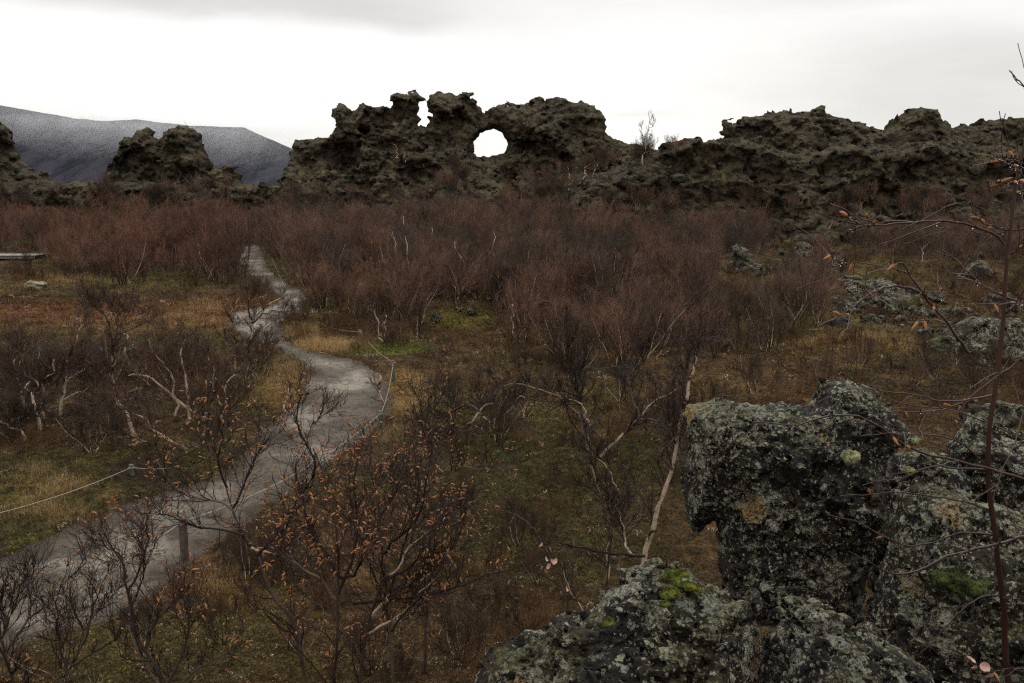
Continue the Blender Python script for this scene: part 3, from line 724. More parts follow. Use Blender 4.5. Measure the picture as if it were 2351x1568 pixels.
def build_foreground_rocks():
    K = (1516, 816, .4795)
    A = zz([(120, 235), (200, 222), (290, 200), (400, 210), (480, 228), (520, 200), (640, 212), (700, 218), (735, 170), (745, 118), (830, 112), (920, 118), (1010, 150), (1060, 190), (1130, 240), (1170, 310), (1230, 390), (1222, 450), (1150, 490), (1080, 540), (1130, 640), (1130, 800), (1040, 900), (1020, 1000), (980, 1100), (980, 1300), (300, 1300), (280, 1075), (266, 980), (266, 880), (272, 792), (245, 785), (190, 832), (150, 830), (125, 790), (125, 650), (112, 560), (135, 470), (120, 350)], *K)
    me, c = rock_body(A, 3.65, tm=.42, k=.14, voxel=0.0095, amp=.72, seed=21, frame='view', scale=.17, block=1.15, wander=.05, depth_pad=.8, mat_=M_NEAR, micro=1.3, smooth=False)
    tag(link('boulder', me, None, c), 'tall overhanging grey lichen boulder, the largest in the foreground', 'boulder')
    B = zz([(1040, 900), (1080, 760), (1130, 650), (1200, 590), (1290, 560), (1380, 590), (1460, 620), (1560, 680), (1660, 730), (1800, 800), (2050, 900), (2050, 1800), (1000, 1800), (960, 1250), (1000, 1150), (1040, 1050)], *K)
    me, c = rock_body(B, 3.35, tm=.45, k=.22, voxel=0.0115, amp=.72, seed=22, frame='view', scale=.2, block=1.15, wander=.06, depth_pad=.8, mat_=M_NEARB, micro=1.3, smooth=False)
    tag(link('boulder', me, None, c), 'brownish boulder with ochre lichen behind the young birch stem', 'boulder')
    C = zz([(1340, 640), (1370, 450), (1420, 350), (1470, 262), (1560, 258), (1610, 300), (1640, 350), (1750, 390), (1900, 420), (2100, 600), (2100, 1300), (1380, 1200), (1340, 900)], *K)
    me, c = rock_body(C, 4.7, tm=.4, k=.2, voxel=0.014, amp=.72, seed=23, frame='view', scale=.22, block=1.15, wander=.06, depth_pad=.8, mat_=M_NEAR, micro=1.3, smooth=False)
    tag(link('boulder', me, None, c), 'pale lichen boulder at the right edge, farthest of the foreground rocks', 'boulder')
    Fz = zz([(980, 560), (1080, 520), (1180, 480), (1260, 440), (1360, 450), (1460, 560), (1440, 1500), (940, 1500), (960, 900)], *K)
    me, c = rock_body(Fz, 4.15, tm=.32, k=.2, voxel=0.014, amp=.72, seed=26, frame='view', scale=.2, block=1.15, wander=.05, depth_pad=.8, mat_=M_NEARB, micro=1.3, smooth=False)
    tag(link('boulder', me, None, c), 'dark shadowed rock seen in the cleft between the largest and the brownish boulder', 'boulder')
    D = zz([(470, 1390), (490, 1250), (512, 1160), (560, 1098), (660, 1092), (780, 1100), (850, 1130), (900, 1180), (1000, 1230), (1060, 1290), (1150, 1400), (1260, 1480), (1420, 1570), (1700, 1900), (440, 1900), (450, 1568)], *K)
    me, c = rock_body(D, 2.55, tm=.34, k=.12, voxel=0.0085, amp=.72, seed=24, frame='view', scale=.14, block=1.15, wander=.04, depth_pad=.8, mat_=M_NEARB, micro=1.3, smooth=False)
    tag(link('boulder', me, None, c), 'rounded lichen boulder at the bottom edge, right of the cleft', 'boulder')
    E = [(1020, 1760), (1088, 1568), (1105, 1524), (1129, 1497), (1174, 1469), (1206, 1441), (1244, 1413), (1296, 1389), (1330, 1403), (1355, 1400), (1383, 1372), (1417, 1337), (1431, 1302), (1469, 1285), (1494, 1277), (1539, 1290), (1600, 1300), (1618, 1330), (1660, 1334), (1720, 1342), (1750, 1352), (1758, 1390), (1750, 1450), (1738, 1490), (1735, 1760)]
    me, c = rock_body(E, 2.35, tm=.32, k=.13, voxel=0.0085, amp=.72, seed=25, frame='view', scale=.14, block=1.15, wander=.05, depth_pad=.8, mat_=M_NEARB, micro=1.3, smooth=False)
    tag(link('boulder', me, None, c), 'low sloping boulder at bottom centre with bright moss on its crown', 'boulder')



# ------------------------------------------------------------------ woody plants
def unit(v): return v / np.maximum(np.linalg.norm(v, axis=-1, keepdims=True), 1e-9)


def tubes(P, Rr, sides=3, extra=None):
    """P (C,n,3) centre lines, Rr (C,n) radii -> vertices, quads (and a per-vertex copy of extra)"""
    C, n, _ = P.shape
    t = unit(np.gradient(P, axis=1))
    ref = np.where(np.abs(t[..., 2:3]) > 0.9, np.array([1., 0, 0]), np.array([0, 0, 1.]))
    u = unit(np.cross(t, ref)); v = np.cross(t, u)
    a = np.arange(sides) * 2 * math.pi / sides
    V = P[:, :, None] + Rr[:, :, None, None] * (np.cos(a)[:, None] * u[:, :, None] + np.sin(a)[:, None] * v[:, :, None])
    V = V.reshape(-1, 3)
    c, i, k = np.meshgrid(np.arange(C), np.arange(n - 1), np.arange(sides), indexing='ij')
    b = c * n * sides + i * sides; k2 = (k + 1) % sides
    Q = np.stack([b + k, b + k2, b + sides + k2, b + sides + k], -1).reshape(-1, 4)
    e = None if extra is None else np.repeat(np.broadcast_to(extra, (C, n)).reshape(-1), sides)
    return V, Q, e


class Soup:
    def __init__(s): s.V = []; s.Q = []; s.E = []; s.n = 0
    def add(s, V, Q, e=None):
        s.V.append(V); s.Q.append(Q + s.n); s.n += len(V); s.E.append(np.zeros(len(V)) if e is None else e)
    def tube(s, P, Rr, sides=3, extra=None):
        if len(P): s.add(*tubes(P, Rr, sides, extra))
    def mesh(s, name, mats, smooth=True, attr=None):
        return mesh_np(name, np.concatenate(s.V), np.concatenate(s.Q), mats, smooth, {attr: np.concatenate(s.E)} if attr else None)


def resample(P, n):
    """smooth a polyline (Catmull-Rom) and resample it to n points"""
    P = np.asarray(P, float); k = len(P)
    if k > 2:
        Q = np.vstack([2 * P[0] - P[1], P, 2 * P[-1] - P[-2]]); out = []
        for i in range(1, k):
            t = np.linspace(0, 1, 9)[:-1, None]; a, b, c, d = Q[i - 1], Q[i], Q[i + 1], Q[i + 2]
            out.append(0.5 * ((2 * b) + (c - a) * t + (2 * a - 5 * b + 4 * c - d) * t ** 2 + (-a + 3 * b - 3 * c + d) * t ** 3))
        P = np.vstack(out + [P[-1:]])
    L = np.concatenate([[0], np.cumsum(np.linalg.norm(np.diff(P, axis=0), axis=1))]); t = np.linspace(0, L[-1], n)
    return np.stack([np.interp(t, L, P[:, j]) for j in range(3)], 1)


def sprout(rg, P, Rr, k, length, ang, n, wob=0.25, trop=0.15, rk=0.6, rmin=0.0012, t0=0.15, t1=1.0, lenfall=0.5, rmax=9.0):
    """k children on every parent line"""
    C, m, _ = P.shape
    if C == 0 or k == 0: return np.zeros((0, n, 3)), np.zeros((0, n))
    pi = np.repeat(np.arange(C), k) if k >= 1 else rg.choice(C, int(C * k))
    N = len(pi); t = rg.uniform(t0, t1, N)
    f = t * (m - 1); i = np.minimum(f.astype(int), m - 2); w = (f - i)[:, None]
    p = P[pi, i] * (1 - w) + P[pi, i + 1] * w; tan = unit(P[pi, i + 1] - P[pi, i])
    r0 = Rr[pi, i] * (1 - w[:, 0]) + Rr[pi, i + 1] * w[:, 0]
    rv = unit(np.cross(tan, rg.normal(size=(N, 3)))); a = rg.uniform(*ang, N)[:, None]
    d = unit(np.cos(a) * tan + np.sin(a) * rv)
    L = rg.uniform(*length, N) * (1 - lenfall * t)
    st = L / (n - 1); out = [p]
    for j in range(n - 1):
        d = unit(d + wob * rg.normal(size=(N, 3)) * 0.6 + np.array([0, 0, trop])); p = p + d * st[:, None]; out.append(p)
    R0 = np.clip(r0 * rk, rmin * 1.3, rmax)
    return np.stack(out, 1), R0[:, None] * np.linspace(1, 0.45, n)[None, :] * 1.0 + 0 * rmin


def stems_fan(rg, k, H, spread, n=9, wob=0.22, r=(0.014, 0.028), base=0.12, trop=0.12):
    a = rg.uniform(0, 2 * math.pi, k); tl = rg.uniform(*spread, k)
    d = np.stack([np.sin(tl) * np.cos(a), np.sin(tl) * np.sin(a), np.cos(tl)], 1)
    p = np.stack([rg.normal(0, base, k), rg.normal(0, base, k), np.full(k, -0.08)], 1)
    L = rg.uniform(0.65, 1.05, k) * H; out = [p]
    for j in range(n - 1):
        d = unit(d + wob * rg.normal(size=(k, 3)) * 0.6 + [0, 0, trop]); p = p + d * (L / (n - 1))[:, None]; out.append(p)
    R0 = rg.uniform(*r, k)
    return np.stack(out, 1), R0[:, None] * np.linspace(1, 0.25, n)[None, :]


def catkins(rg, P, count, size=(0.022, 0.034)):
    """small spindle shaped catkins hanging off twig lines P (C,n,3)"""
    C, m, _ = P.shape; pi = rg.integers(0, C, count); f = rg.uniform(0.35, 1, count) * (m - 1.001); i = f.astype(int); w = (f - i)[:, None]
    p = P[pi, i] * (1 - w) + P[pi, i + 1] * w
    d = unit(rg.normal(size=(count, 3)) * 0.75 + np.array([0, 0, 0.1]) + unit(P[pi, i + 1] - P[pi, i]) * 0.7)
    L = rg.uniform(*size, count); n = 6; tt = np.linspace(0, 1, n)
    bend = unit(rg.normal(size=(count, 3)) + np.array([0, 0, -1.2]))
    pts = p[:, None] + d[:, None] * (L[:, None] * tt)[..., None] + bend[:, None] * (0.25 * L[:, None] * tt ** 2)[..., None]
    prof = np.array([0.25, 0.85, 1.0, 0.95, 0.7, 0.12])
    return pts, (L[:, None] * 0.165) * prof[None]


def shrub_template(seed, H=2.1, stems=11, spread=(0.1, 0.75), dens=(8, 9), twl=(0.25, 0.5), r=(0.010, 0.02), pale=0.35, tr=0.0022, sides=3, twig=M_TWIG_FAR, lvl4=0):
    rg = np.random.default_rng(seed)
    P0, R0 = stems_fan(rg, stems, H, spread, r=r)
    P1, R1 = sprout(rg, P0, R0, dens[0], (0.38 * H, 0.60 * H), (0.3, 0.85), 6, 0.3, 0.16, 0.55, tr * 1.3, 0.18, 0.97, 0.65)
    P2, R2 = sprout(rg, P1, R1, dens[1], twl, (0.3, 0.9), 4, 0.25, 0.12, 0.6, tr, 0.15, 1.0, 0.5, tr * 1.8)
    a = Soup(); pv = (rg.random(stems) < pale).astype(float)[:, None] * np.linspace(1, 0.9, P0.shape[1])[None]
    a.tube(P0, R0, 5, pv)
    b = Soup(); b.tube(P1, R1, sides); b.tube(P2, np.maximum(R2, tr), sides)
    if lvl4:
        P3, R3 = sprout(rg, P2, R2, lvl4, (twl[0] * .5, twl[1] * .5), (0.3, 0.9), 3, 0.25, 0.1, 0.7, tr * .8, 0.2, 1.0, 0.4, tr * 1.2); b.tube(P3, np.maximum(R3, tr * .8), sides)
    return a.mesh('stems', M_BARK, True, 'pale'), b.mesh('twigs', twig)


def hero(label, stems, cat='tree', name='birch_tree', Y=10.0, seed=0, r0=0.03, lvl=((5, .35, .7), (6, .14, .3)), ang=(0.35, 0.95), trop=0.12, wob=0.28, tr=0.0022, catk=0, cks=(0.027, 0.039),
         twig=None, trunk_mat=None, group=None, toground=True, yjit=0.25, pale=1.0, lvl3=None, n=16, wig=0.02):
    """a tree whose stems follow measured lines; twigs grow on them. stems: list of dict(p=[(px,py)..], r, y)"""
    rg = np.random.default_rng(seed + 500)
    SP_, SR, SE = [], [], []
    for s in stems:
        p = np.array(s['p'], float); y0 = s.get('y', Y); k = len(p)
        yy = y0 + s.get('dy', rg.normal() * yjit) * np.linspace(0, 1, k) ** 1.2
        W = at(p[:, 0], p[:, 1], yy)
        if s.get('base', False) and toground:
            gz = float(T(W[:1, 0], W[:1, 1])[0]); W = np.vstack([[W[0, 0] + rg.normal() * .03, W[0, 1], min(gz - 0.1, W[0, 2] - .02)], W])
        W = resample(W, n); wz = wig * s.get('wig', 1.0) * y0 / 14; nz_ = rg.normal(size=(n, 3)); nz_[1:] += .8 * nz_[:-1]; nz_[0] = 0; W += nz_ * wz * .7
        rr = s.get('r', r0); SP_.append(W); SR.append(rr * (.8 if Y < 6.1 else 1) * np.linspace(1, s.get('tip', 0.3), n)); SE.append(np.full(n, s.get('pale', pale)))
    P0 = np.array(SP_); R0 = np.array(SR); E0 = np.array(SE)
    o0 = P0[0, 0].copy()
    a = Soup(); a.tube(P0 - o0, R0, 7, E0)
    b = Soup(); P, Rr = P0, R0; last = P0; alltw = []
    for k, lo, hi in lvl:
        P, Rr = sprout(rg, P, Rr, k, (lo, hi), ang, 6, wob, trop, 0.5, tr, 0.2, 1.0, 0.4, 0.012)
        Rr = np.maximum(Rr, tr * np.linspace(1, .7, 6)); b.tube(P - o0, Rr, 4 if tr > 0.003 else 3); alltw.append(P)
    e = empty(name, o0); tag(e, label, cat, group)
    link('trunk', a.mesh('trunk', trunk_mat or M_BARK, True, 'pale'), e)
    link('twigs', b.mesh('twigs', twig or M_TWIG_NEAR), e)
    if catk:
        Pc, Rc = catkins(rg, np.concatenate(alltw[-1:]), catk, cks); c = Soup(); c.tube(Pc - o0, Rc, 5); link('catkins', c.mesh('catkins', M_CATKIN), e)
    return e


def gn_scatter(name, templates, mats, pts, rot, scl, idx, attrs, label=None, kind='stuff', cat=None):
    """ONE stuff object: its mesh holds a few template plants (faces) plus loose points; a node tree sets a template on every point"""
    Vs, Qs, Ks = [], [], []; n = 0; mi = []
    for k, (tv, tq, tm_) in enumerate(templates):
        Vs.append(tv); Qs.append(tq + n); Ks.append(np.full(len(tv), k + 1.0)); n += len(tv); mi.append(np.broadcast_to(tm_, (len(tq),)))
    N = len(pts)
    V = np.vstack(Vs + [pts]); K = np.concatenate(Ks + [np.zeros(N)])
    pad = lambda a: np.concatenate([np.zeros((n,) + a.shape[1:]), a])
    at_ = {'tmpl': K, 'rot': pad(rot), 'scl': pad(scl), 'pick': pad(idx)}
    for k, v in attrs.items(): at_[k] = pad(v)
    me = mesh_np(name, V, np.concatenate(Qs), mats, True, at_, np.concatenate(mi))
    o = link(name, me)
    ng = bpy.data.node_groups.new(name, 'GeometryNodeTree')
    ng.interface.new_socket('Geometry', in_out='INPUT', socket_type='NodeSocketGeometry'); ng.interface.new_socket('Geometry', in_out='OUTPUT', socket_type='NodeSocketGeometry')
    N_ = ng.nodes.new; L = ng.links.new
    gi, go = N_('NodeGroupInput'), N_('NodeGroupOutput')
    def named(nm, dt='FLOAT'):
        q = N_('GeometryNodeInputNamedAttribute'); q.data_type = dt; q.inputs[0].default_value = nm; return q.outputs[0]
    def cmp(k):
        c = N_('FunctionNodeCompare'); c.data_type = 'FLOAT'; c.operation = 'EQUAL'; L(named('tmpl'), c.inputs[0]); c.inputs[1].default_value = k; c.inputs['Epsilon'].default_value = 0.1; return c.outputs[0]
    def sepg(src, k):
        s = N_('GeometryNodeSeparateGeometry'); s.domain = 'POINT'; L(src, s.inputs[0]); L(cmp(k), s.inputs[1]); return s.outputs[0]
    jn = N_('GeometryNodeJoinGeometry')
    for k in reversed(range(len(templates))):
        gti = N_('GeometryNodeGeometryToInstance'); L(sepg(gi.outputs[0], k + 1), gti.inputs[0]); L(gti.outputs[0], jn.inputs[0])
    mp = N_('GeometryNodeMeshToPoints'); L(sepg(gi.outputs[0], 0), mp.inputs[0])
    iop = N_('GeometryNodeInstanceOnPoints'); L(mp.outputs[0], iop.inputs['Points']); L(jn.outputs[0], iop.inputs['Instance'])
    iop.inputs['Pick Instance'].default_value = True
    f2i = N_('FunctionNodeFloatToInt'); L(named('pick'), f2i.inputs[0]); L(f2i.outputs[0], iop.inputs['Instance Index'])
    L(named('rot', 'FLOAT_VECTOR'), iop.inputs['Rotation']); L(named('scl', 'FLOAT_VECTOR'), iop.inputs['Scale'])
    L(iop.outputs[0], go.inputs[0])
    md = o.modifiers.new('scatter', 'NODES'); md.node_group = ng
    tag(o, kind=kind)
    return o


def mesh_arrays(me):
    V = np.zeros(len(me.vertices) * 3, np.float32); me.vertices.foreach_get('co', V)
    Q = np.zeros(len(me.loops), np.int32); me.loops.foreach_get('vertex_index', Q)
    return V.reshape(-1, 3), Q.reshape(-1, 4)


# ---- ground cover templates
def sprig(rg, k=14, H=0.10, spread=(0.2, 1.1), w=0.006, leaf=10):
    """low woody heath: short stalks set with tiny leaves"""
    P, Rr = stems_fan(rg, k, H, spread, n=4, wob=0.4, r=(0.0012, 0.002), base=0.035)
    V, Q, _ = tubes(P, Rr, 3)
    N = k * leaf; pi = rg.integers(0, k, N); f = rg.uniform(0.3, 1, N) * 2.99; i = f.astype(int); q = P[pi, i] * (1 - (f - i))[:, None] + P[pi, i + 1] * (f - i)[:, None]
    d = unit(rg.normal(size=(N, 3)) + [0, 0, 0.5]); s = unit(np.cross(d, rg.normal(size=(N, 3)))); l = rg.uniform(0.7, 1.6, N)[:, None] * w
    LV = np.stack([q, q + d * l * 1.2 + s * l * 0.55, q + d * l * 2.4, q + d * l * 1.2 - s * l * 0.55], 1).reshape(-1, 3)
    LQ = np.arange(N * 4).reshape(-1, 4)
    return np.vstack([V, LV]), np.vstack([Q, LQ + len(V)])


def blades(rg, k=40, H=0.3, spread=(0.05, 0.8), w=0.003, n=5, base=0.05):
    P, Rr = stems_fan(rg, k, H, spread, n=n, wob=0.15, r=(w * .6, w), base=base, trop=-0.13)
    t = unit(np.gradient(P, axis=1)); s = unit(np.cross(t, np.array([0, 0, 1.]) + 0.01)) ; tp = np.linspace(1, 0.15, n)[None, :, None]
    A = P + s * Rr[..., None] * tp; B = P - s * Rr[..., None] * tp
    V = np.stack([A, B], 2).reshape(-1, 3); c, i = np.meshgrid(np.arange(k), np.arange(n - 1), indexing='ij'); b = (c * n + i) * 2
    return V, np.stack([b, b + 1, b + 3, b + 2], -1).reshape(-1, 4)


def scatter_pts(N, y0, y1, rg, power=1.0, wid=0.70):
    y = y0 * (y1 / y0) ** (rg.random(N) ** power); x = rg.uniform(-1, 1, N) * (wid * y + 1.5); return x, y


def build_cover():
    rg = np.random.default_rng(5)
    tm = [(*sprig(rg, 16, 0.09, (0.2, 1.2), 0.0060, 11), 0) for _ in range(3)] + [(*sprig(rg, 12, 0.13, (0.1, 0.9), 0.0075, 9), 0) for _ in range(2)] + [(*blades(rg, 26, 0.16, (0.1, 1.1), 0.0022, 4), 0) for _ in range(2)]
    N = 75000; x, y = scatter_pts(N, 3.6, 34, rg); sd = path_sd(x, y)
    keep = (sd < 0.05 + 0.12 * vn(x * 3, y * 3, 0, 2)) & ~((x > 0.4) & (y < 4.4)); x, y, sd = x[keep], y[keep], sd[keep]; N = len(x)
    z = T(x, y, sd); tint = heath_col(x, y, z) * rg.uniform(0.7, 1.5, (N, 1))
    odd = rg.random(N); tint[odd < 0.06] = (0.20, 0.16, 0.09); tint[odd > 0.985] = (0.34, 0.28, 0.20)
    s = rg.uniform(0.7, 1.5, N) * np.clip(y / 11, 0.75, 2.6)
    gn_scatter('heath', tm, [M_HEATH], np.stack([x, y, z], 1), np.stack([rg.normal(0, .15, N), rg.normal(0, .15, N), rg.uniform(0, 6.28, N)], 1), np.stack([s, s, s * rg.uniform(.7, 1.2, N)], 1), rg.integers(0, 7, N).astype(float), {'tint': tint})
    N = 26000; x, y = scatter_pts(N, 4.0, 26, rg, 1.0, .62); sd = path_sd(x, y); k = (sd > -.35) & (sd < .45 - .5 * rg.random(N) ** .5) ; x, y, sd = x[k], y[k], sd[k]; N = len(x)
    lq = np.array([[-.5, 0, 0], [0, -.3, .12], [.5, 0, .05], [0, .3, .15]]); st_ = small_rock(880, .24, .6)
    pv, pq = mesh_arrays(st_)
    z = np.where(sd > 0, T0(x, y) - .03, T(x, y, sd)); kind_ = (rg.random(N) < .45).astype(float)
    s = np.where(kind_ > 0, rg.uniform(.015, .04, N), rg.uniform(.02, .035, N)); pal = np.array([(.13, .055, .03), (.22, .12, .05), (.07, .035, .02), (.10, .09, .08), (.05, .045, .04)]); tint = pal[rg.integers(0, 5, N)]; tint[kind_ > 0] = pal[3 + rg.integers(0, 2, int(kind_.sum()))]
    gn_scatter('leaf_litter', [(lq, np.array([[0, 1, 2, 3]]), 0), (pv, pq, 0)], [M_HEATH], np.stack([x, y, z], 1), np.stack([rg.normal(0, .3, N), rg.normal(0, .3, N), rg.uniform(0, 6.28, N)], 1), np.stack([s, s, s], 1), kind_, {'tint': tint})
    # farther heath: coarser tufts
    N = 26000; x, y = scatter_pts(N, 30, 78, rg); sd = path_sd(x, y); keep = sd < -0.1; x, y, sd = x[keep], y[keep], sd[keep]; N = len(x)
    z = T(x, y, sd); tint = heath_col(x, y, z) * rg.uniform(0.7, 1.4, (N, 1)); s = rg.uniform(2.2, 4.0, N)
    gn_scatter('heath', tm[:5], [M_HEATH], np.stack([x, y, z], 1), np.stack([x * 0, x * 0, rg.uniform(0, 6.28, N)], 1), np.stack([s, s, s * .8], 1), rg.integers(0, 5, N).astype(float), {'tint': tint})
    # dry grass where the photograph shows straw
    spots = [(735, 790, 55, 12, 200), (800, 800, 40, 10, 150), (935, 905, 35, 40, 260), (915, 975, 45, 14, 140), (130, 1115, 60, 24, 330), (95, 1175, 70, 20, 170), (660, 870, 30, 40, 160), (620, 905, 60, 30, 160), (400, 745, 160, 10, 220), (120, 600, 60, 12, 130),
             (250, 655, 120, 10, 160), (700, 760, 45, 10, 80), (1950, 790, 130, 16, 240), (480, 700, 60, 16, 120), (1150, 935, 260, 20, 130), (560, 925, 40, 14, 70), (880, 1010, 30, 20, 60), (490, 1330, 60, 30, 60)]
    tg = [(*blades(rg, 46, 0.22 + .05 * i, (0.05, 1.1), 0.0026, 5, 0.09), 0) for i in range(3)]
    X = []
    for a, b, c, d, k in spots: X.append(np.stack([rg.normal(a, c * .65, int(k * .6)), rg.normal(b, d * .7, int(k * .6))], 1))
    X = np.concatenate(X); p = on_ground(X[:, 0], X[:, 1]); x, y = p[:, 0], p[:, 1]; sd = path_sd(x, y); m = (sd < -0.08) & (vn(x / .8, y / .8, 0, 3) > -.25); x, y, sd = x[m], y[m], sd[m]; N = len(x); s = rg.uniform(.6, 1.2, N) * np.clip(y / 14, .9, 2.2)
    gn_scatter('dry_grass', tg, [M_STRAW], np.stack([x, y, T(x, y, sd)], 1), np.stack([x * 0, x * 0, rg.uniform(0, 6.28, N)], 1), np.stack([s, s, s], 1), rg.integers(0, 3, N).astype(float), {})


# ---- thickets: where their feet stand, in the measured frame
THICK = [[(-300, 478), (200, 470), (560, 470), (575, 560), (560, 640), (470, 655), (380, 660), (250, 655), (150, 625), (100, 570), (-40, 570), (-300, 575)],
         [(600, 470), (900, 480), (1300, 478), (1780, 500), (1800, 560), (1680, 600), (1760, 660), (1900, 660), (1880, 740), (1800, 800), (1760, 850), (1650, 870), (1500, 860), (1330, 850), (1220, 815), (1140, 770), (1110, 710), (1010, 700), (980, 740), (930, 770), (840, 762), (800, 742), (735, 735), (715, 700), (690, 660), (660, 610), (625, 580), (600, 555)],
         [(1880, 480), (2600, 480), (2600, 600), (2360, 612), (2150, 600), (1960, 575), (1880, 545)]]


def build_thicket():
    rg = np.random.default_rng(77)
    tpl = [shrub_template(100 + i, H=2.1, stems=10 + i % 3, spread=(0.05, 0.62 + 0.06 * (i % 3)), dens=(7, 10), twl=(0.25, 0.55), pale=0.30, tr=0.0028) for i in range(7)]
    # candidates spread evenly over the ground
    N = 16000; x = rg.uniform(-62, 62, N); y = rg.uniform(16, 84, N); z = T(x, y); px, f = to_px(np.stack([x, y, z], -1))
    u = px[:, 0] + rg.normal(0, 10, N); v = px[:, 1] + rg.normal(0, 5, N)
    ins = np.zeros(N, bool)
    for pol in THICK: ins |= sdf2(u, v, pol) > 0
    ins |= (v < 486) & (np.abs(u) < 4000) & (v > 470) & (np.abs(u - 1175) < 1300)
    ins &= path_sd(x, y) < -0.35
    ins &= (vn(x / 2.1, y / 2.6, 0, 44) > -0.52)
    ins &= ~((u > 1640) & (u < 1775) & (v > 600) & (v < 690)) & ~((u > 1770) & (u < 1960) & (v > 490) & (v < 640))
    x, y, z, u, v = x[ins], y[ins], z[ins], u[ins], v[ins]
    keep = []; cell = {}
    for i in range(len(x)):           # spacing
        dmin = 0.62 if y[i] < 34 else 0.95; kx, ky = int(x[i] // 1.0), int(y[i] // 1.0); ok = True
        for a in (-1, 0, 1):
            for b in (-1, 0, 1):
                for j in cell.get((kx + a, ky + b), ()):
                    if (x[i] - x[j]) ** 2 + (y[i] - y[j]) ** 2 < dmin * dmin: ok = False; break
        if ok: cell.setdefault((kx, ky), []).append(i); keep.append(i)
    x, y, z, u, v = x[keep], y[keep], z[keep], u[keep], v[keep]
    vis = (np.abs(x) < 0.66 * y + 1)
    order = np.argsort(np.where(vis, y, y + 100)); near = order[:210]; far = order[210:]
    print('thicket', len(x))
    def H(i):
        h = 0.86 + 0.55 * vn(x[i] / 2.8, y[i] / 2.8, 0.5, 6) + rg.normal() * 0.16
        if v[i] > 800 and u[i] > 1100: h *= 0.88
        if u[i] > 1880: h *= 1.0
        if 1630 < u[i] < 1800 and 600 < v[i] < 800: h = min(h, .42)
        return max(0.5, h) * (1.18 if 250 < u[i] < 560 else 1.0)
    protos = {}; red = {}
    for i in near:
        k = int(rg.integers(0, 7))
        marks = [(150, 'above the boardwalk end'), (330, 'below the twin topped turret'), (580, 'beside the disappearing path'), (730, 'close to the upper path bend'), (860, 'behind the farthest rope post'), (1000, 'beside the mossy hump'), (1130, 'behind the mossy hump'),
                 (1260, 'below the sky hole'), (1400, 'below the arch ridge end'), (1520, 'below the lone white birch'), (1650, 'above the peach birch'), (1780, 'left of the largest boulder'), (1900, 'at its right end'), (9999, 'below the lava wall')]
        mk = next(t for lim, t in marks if u[i] < lim)
        row = 'front edge' if y[i] < 19.5 else 'second row' if y[i] < 21.5 else 'third row' if y[i] < 24 else 'depth'
        lab = 'bare %s shrub in the %s of the thicket, %s' % ('reddish' if u[i] < 580 else 'brown', row, mk); gr = 'thicket shrubs ' + mk
        e = empty('birch_shrub', (x[i], y[i], z[i]), rg.uniform(0, 6.28), H(i)); tag(e, lab, 'shrub', gr)
        if u[i] < 580:
            if k not in red: red[k] = tpl[k][1].copy(); red[k].materials.clear(); red[k].materials.append(M_TWIG_RUST)
            link('stems', tpl[k][0], e); link('twigs', red[k], e); continue
        if k not in protos: protos[k] = (link('stems', tpl[k][0], e), link('twigs', tpl[k][1], e))
        else:
            for c in protos[k]: d = c.copy(); col.objects.link(d); d.parent = e
    tmp = []
    for a, b in tpl:
        va, qa = mesh_arrays(a); vb, qb = mesh_arrays(b); tmp.append((np.vstack([va, vb]), np.vstack([qa, qb + len(va)]), np.concatenate([np.zeros(len(qa)), np.ones(len(qb))])))
    for sel, tw in ((far[u[far] < 580], M_TWIG_RUST), (far[u[far] >= 580], M_TWIG_FAR)):
        hs = np.array([H(i) for i in sel]); n = len(sel)
        gn_scatter('birch_thicket', tmp, [M_BARK_FAR, tw], np.stack([x[sel], y[sel], z[sel]], 1), np.stack([hs * 0, hs * 0, rg.uniform(0, 6.28, n)], 1), np.stack([hs, hs, hs], 1), rg.integers(0, 7, n).astype(float), {})
    # scrub climbing the foot of the arch and the saddle to its right
    return tpl, tmp


M_TWIG_RUST = twig_mat('rusty_birch_twigs', (0.078, 0.044, 0.030), (0.170, 0.078, 0.048), 0.6, 0.12)
M_TWIG_MID = twig_mat('brown_birch_twigs', (0.036, 0.024, 0.017), (0.090, 0.052, 0.034), 0.6, 0.15)
M_TWIG_LOW = twig_mat('heath_twigs', (0.045, 0.028, 0.016), (0.11, 0.060, 0.030), 0.7, 0.1)
M_BARK_FAR = twig_mat('thicket_stems', (0.06, 0.042, 0.034), (0.20, 0.155, 0.125))


def small_rock(seed, voxel=0.07, flat=0.55, m=None, ang=1.0):
    """a loose block about a metre across"""
    rg = np.random.default_rng(seed); r = rg.uniform(0.8, 1.2, 3) * [0.55, 0.5, 0.5 * flat]
    a = np.arange(-0.95, 0.95, voxel); X, Y, Z = np.meshgrid(a, a, a, indexing='ij')
    F = np.full(X.shape, -9.0)
    for i in range(9):                        # broken planes
        n = unit(rg.normal(size=3)); d = np.sqrt(((n * r) ** 2).sum()) * rg.uniform(0.72, 0.98)
        F = np.maximum(F, X * n[0] + Y * n[1] + Z * n[2] - d)
    F = np.maximum(F, (np.sqrt((X / r[0]) ** 2 + (Y / r[1]) ** 2 + (Z / r[2]) ** 2) - 1.08) * r.min())
    f1, f2, cid = worley(X * 3.1 + seed, Y * 3.1, Z * 3.6, seed)
    F = F - 0.13 * ang * (cid - 0.5) + 0.05 * ss(0.15, 0, f2 - f1) - 0.05 * fbm(X * 4, Y * 4, Z * 4, 3, seed)
    F[0] = F[-1] = 1; F[:, 0] = F[:, -1] = 1; F[:, :, 0] = F[:, :, -1] = 1
    V, Q = surface_nets(F, np.array([a[0]] * 3), voxel)
    return mesh_np('rock', V, Q, m or M_MID)


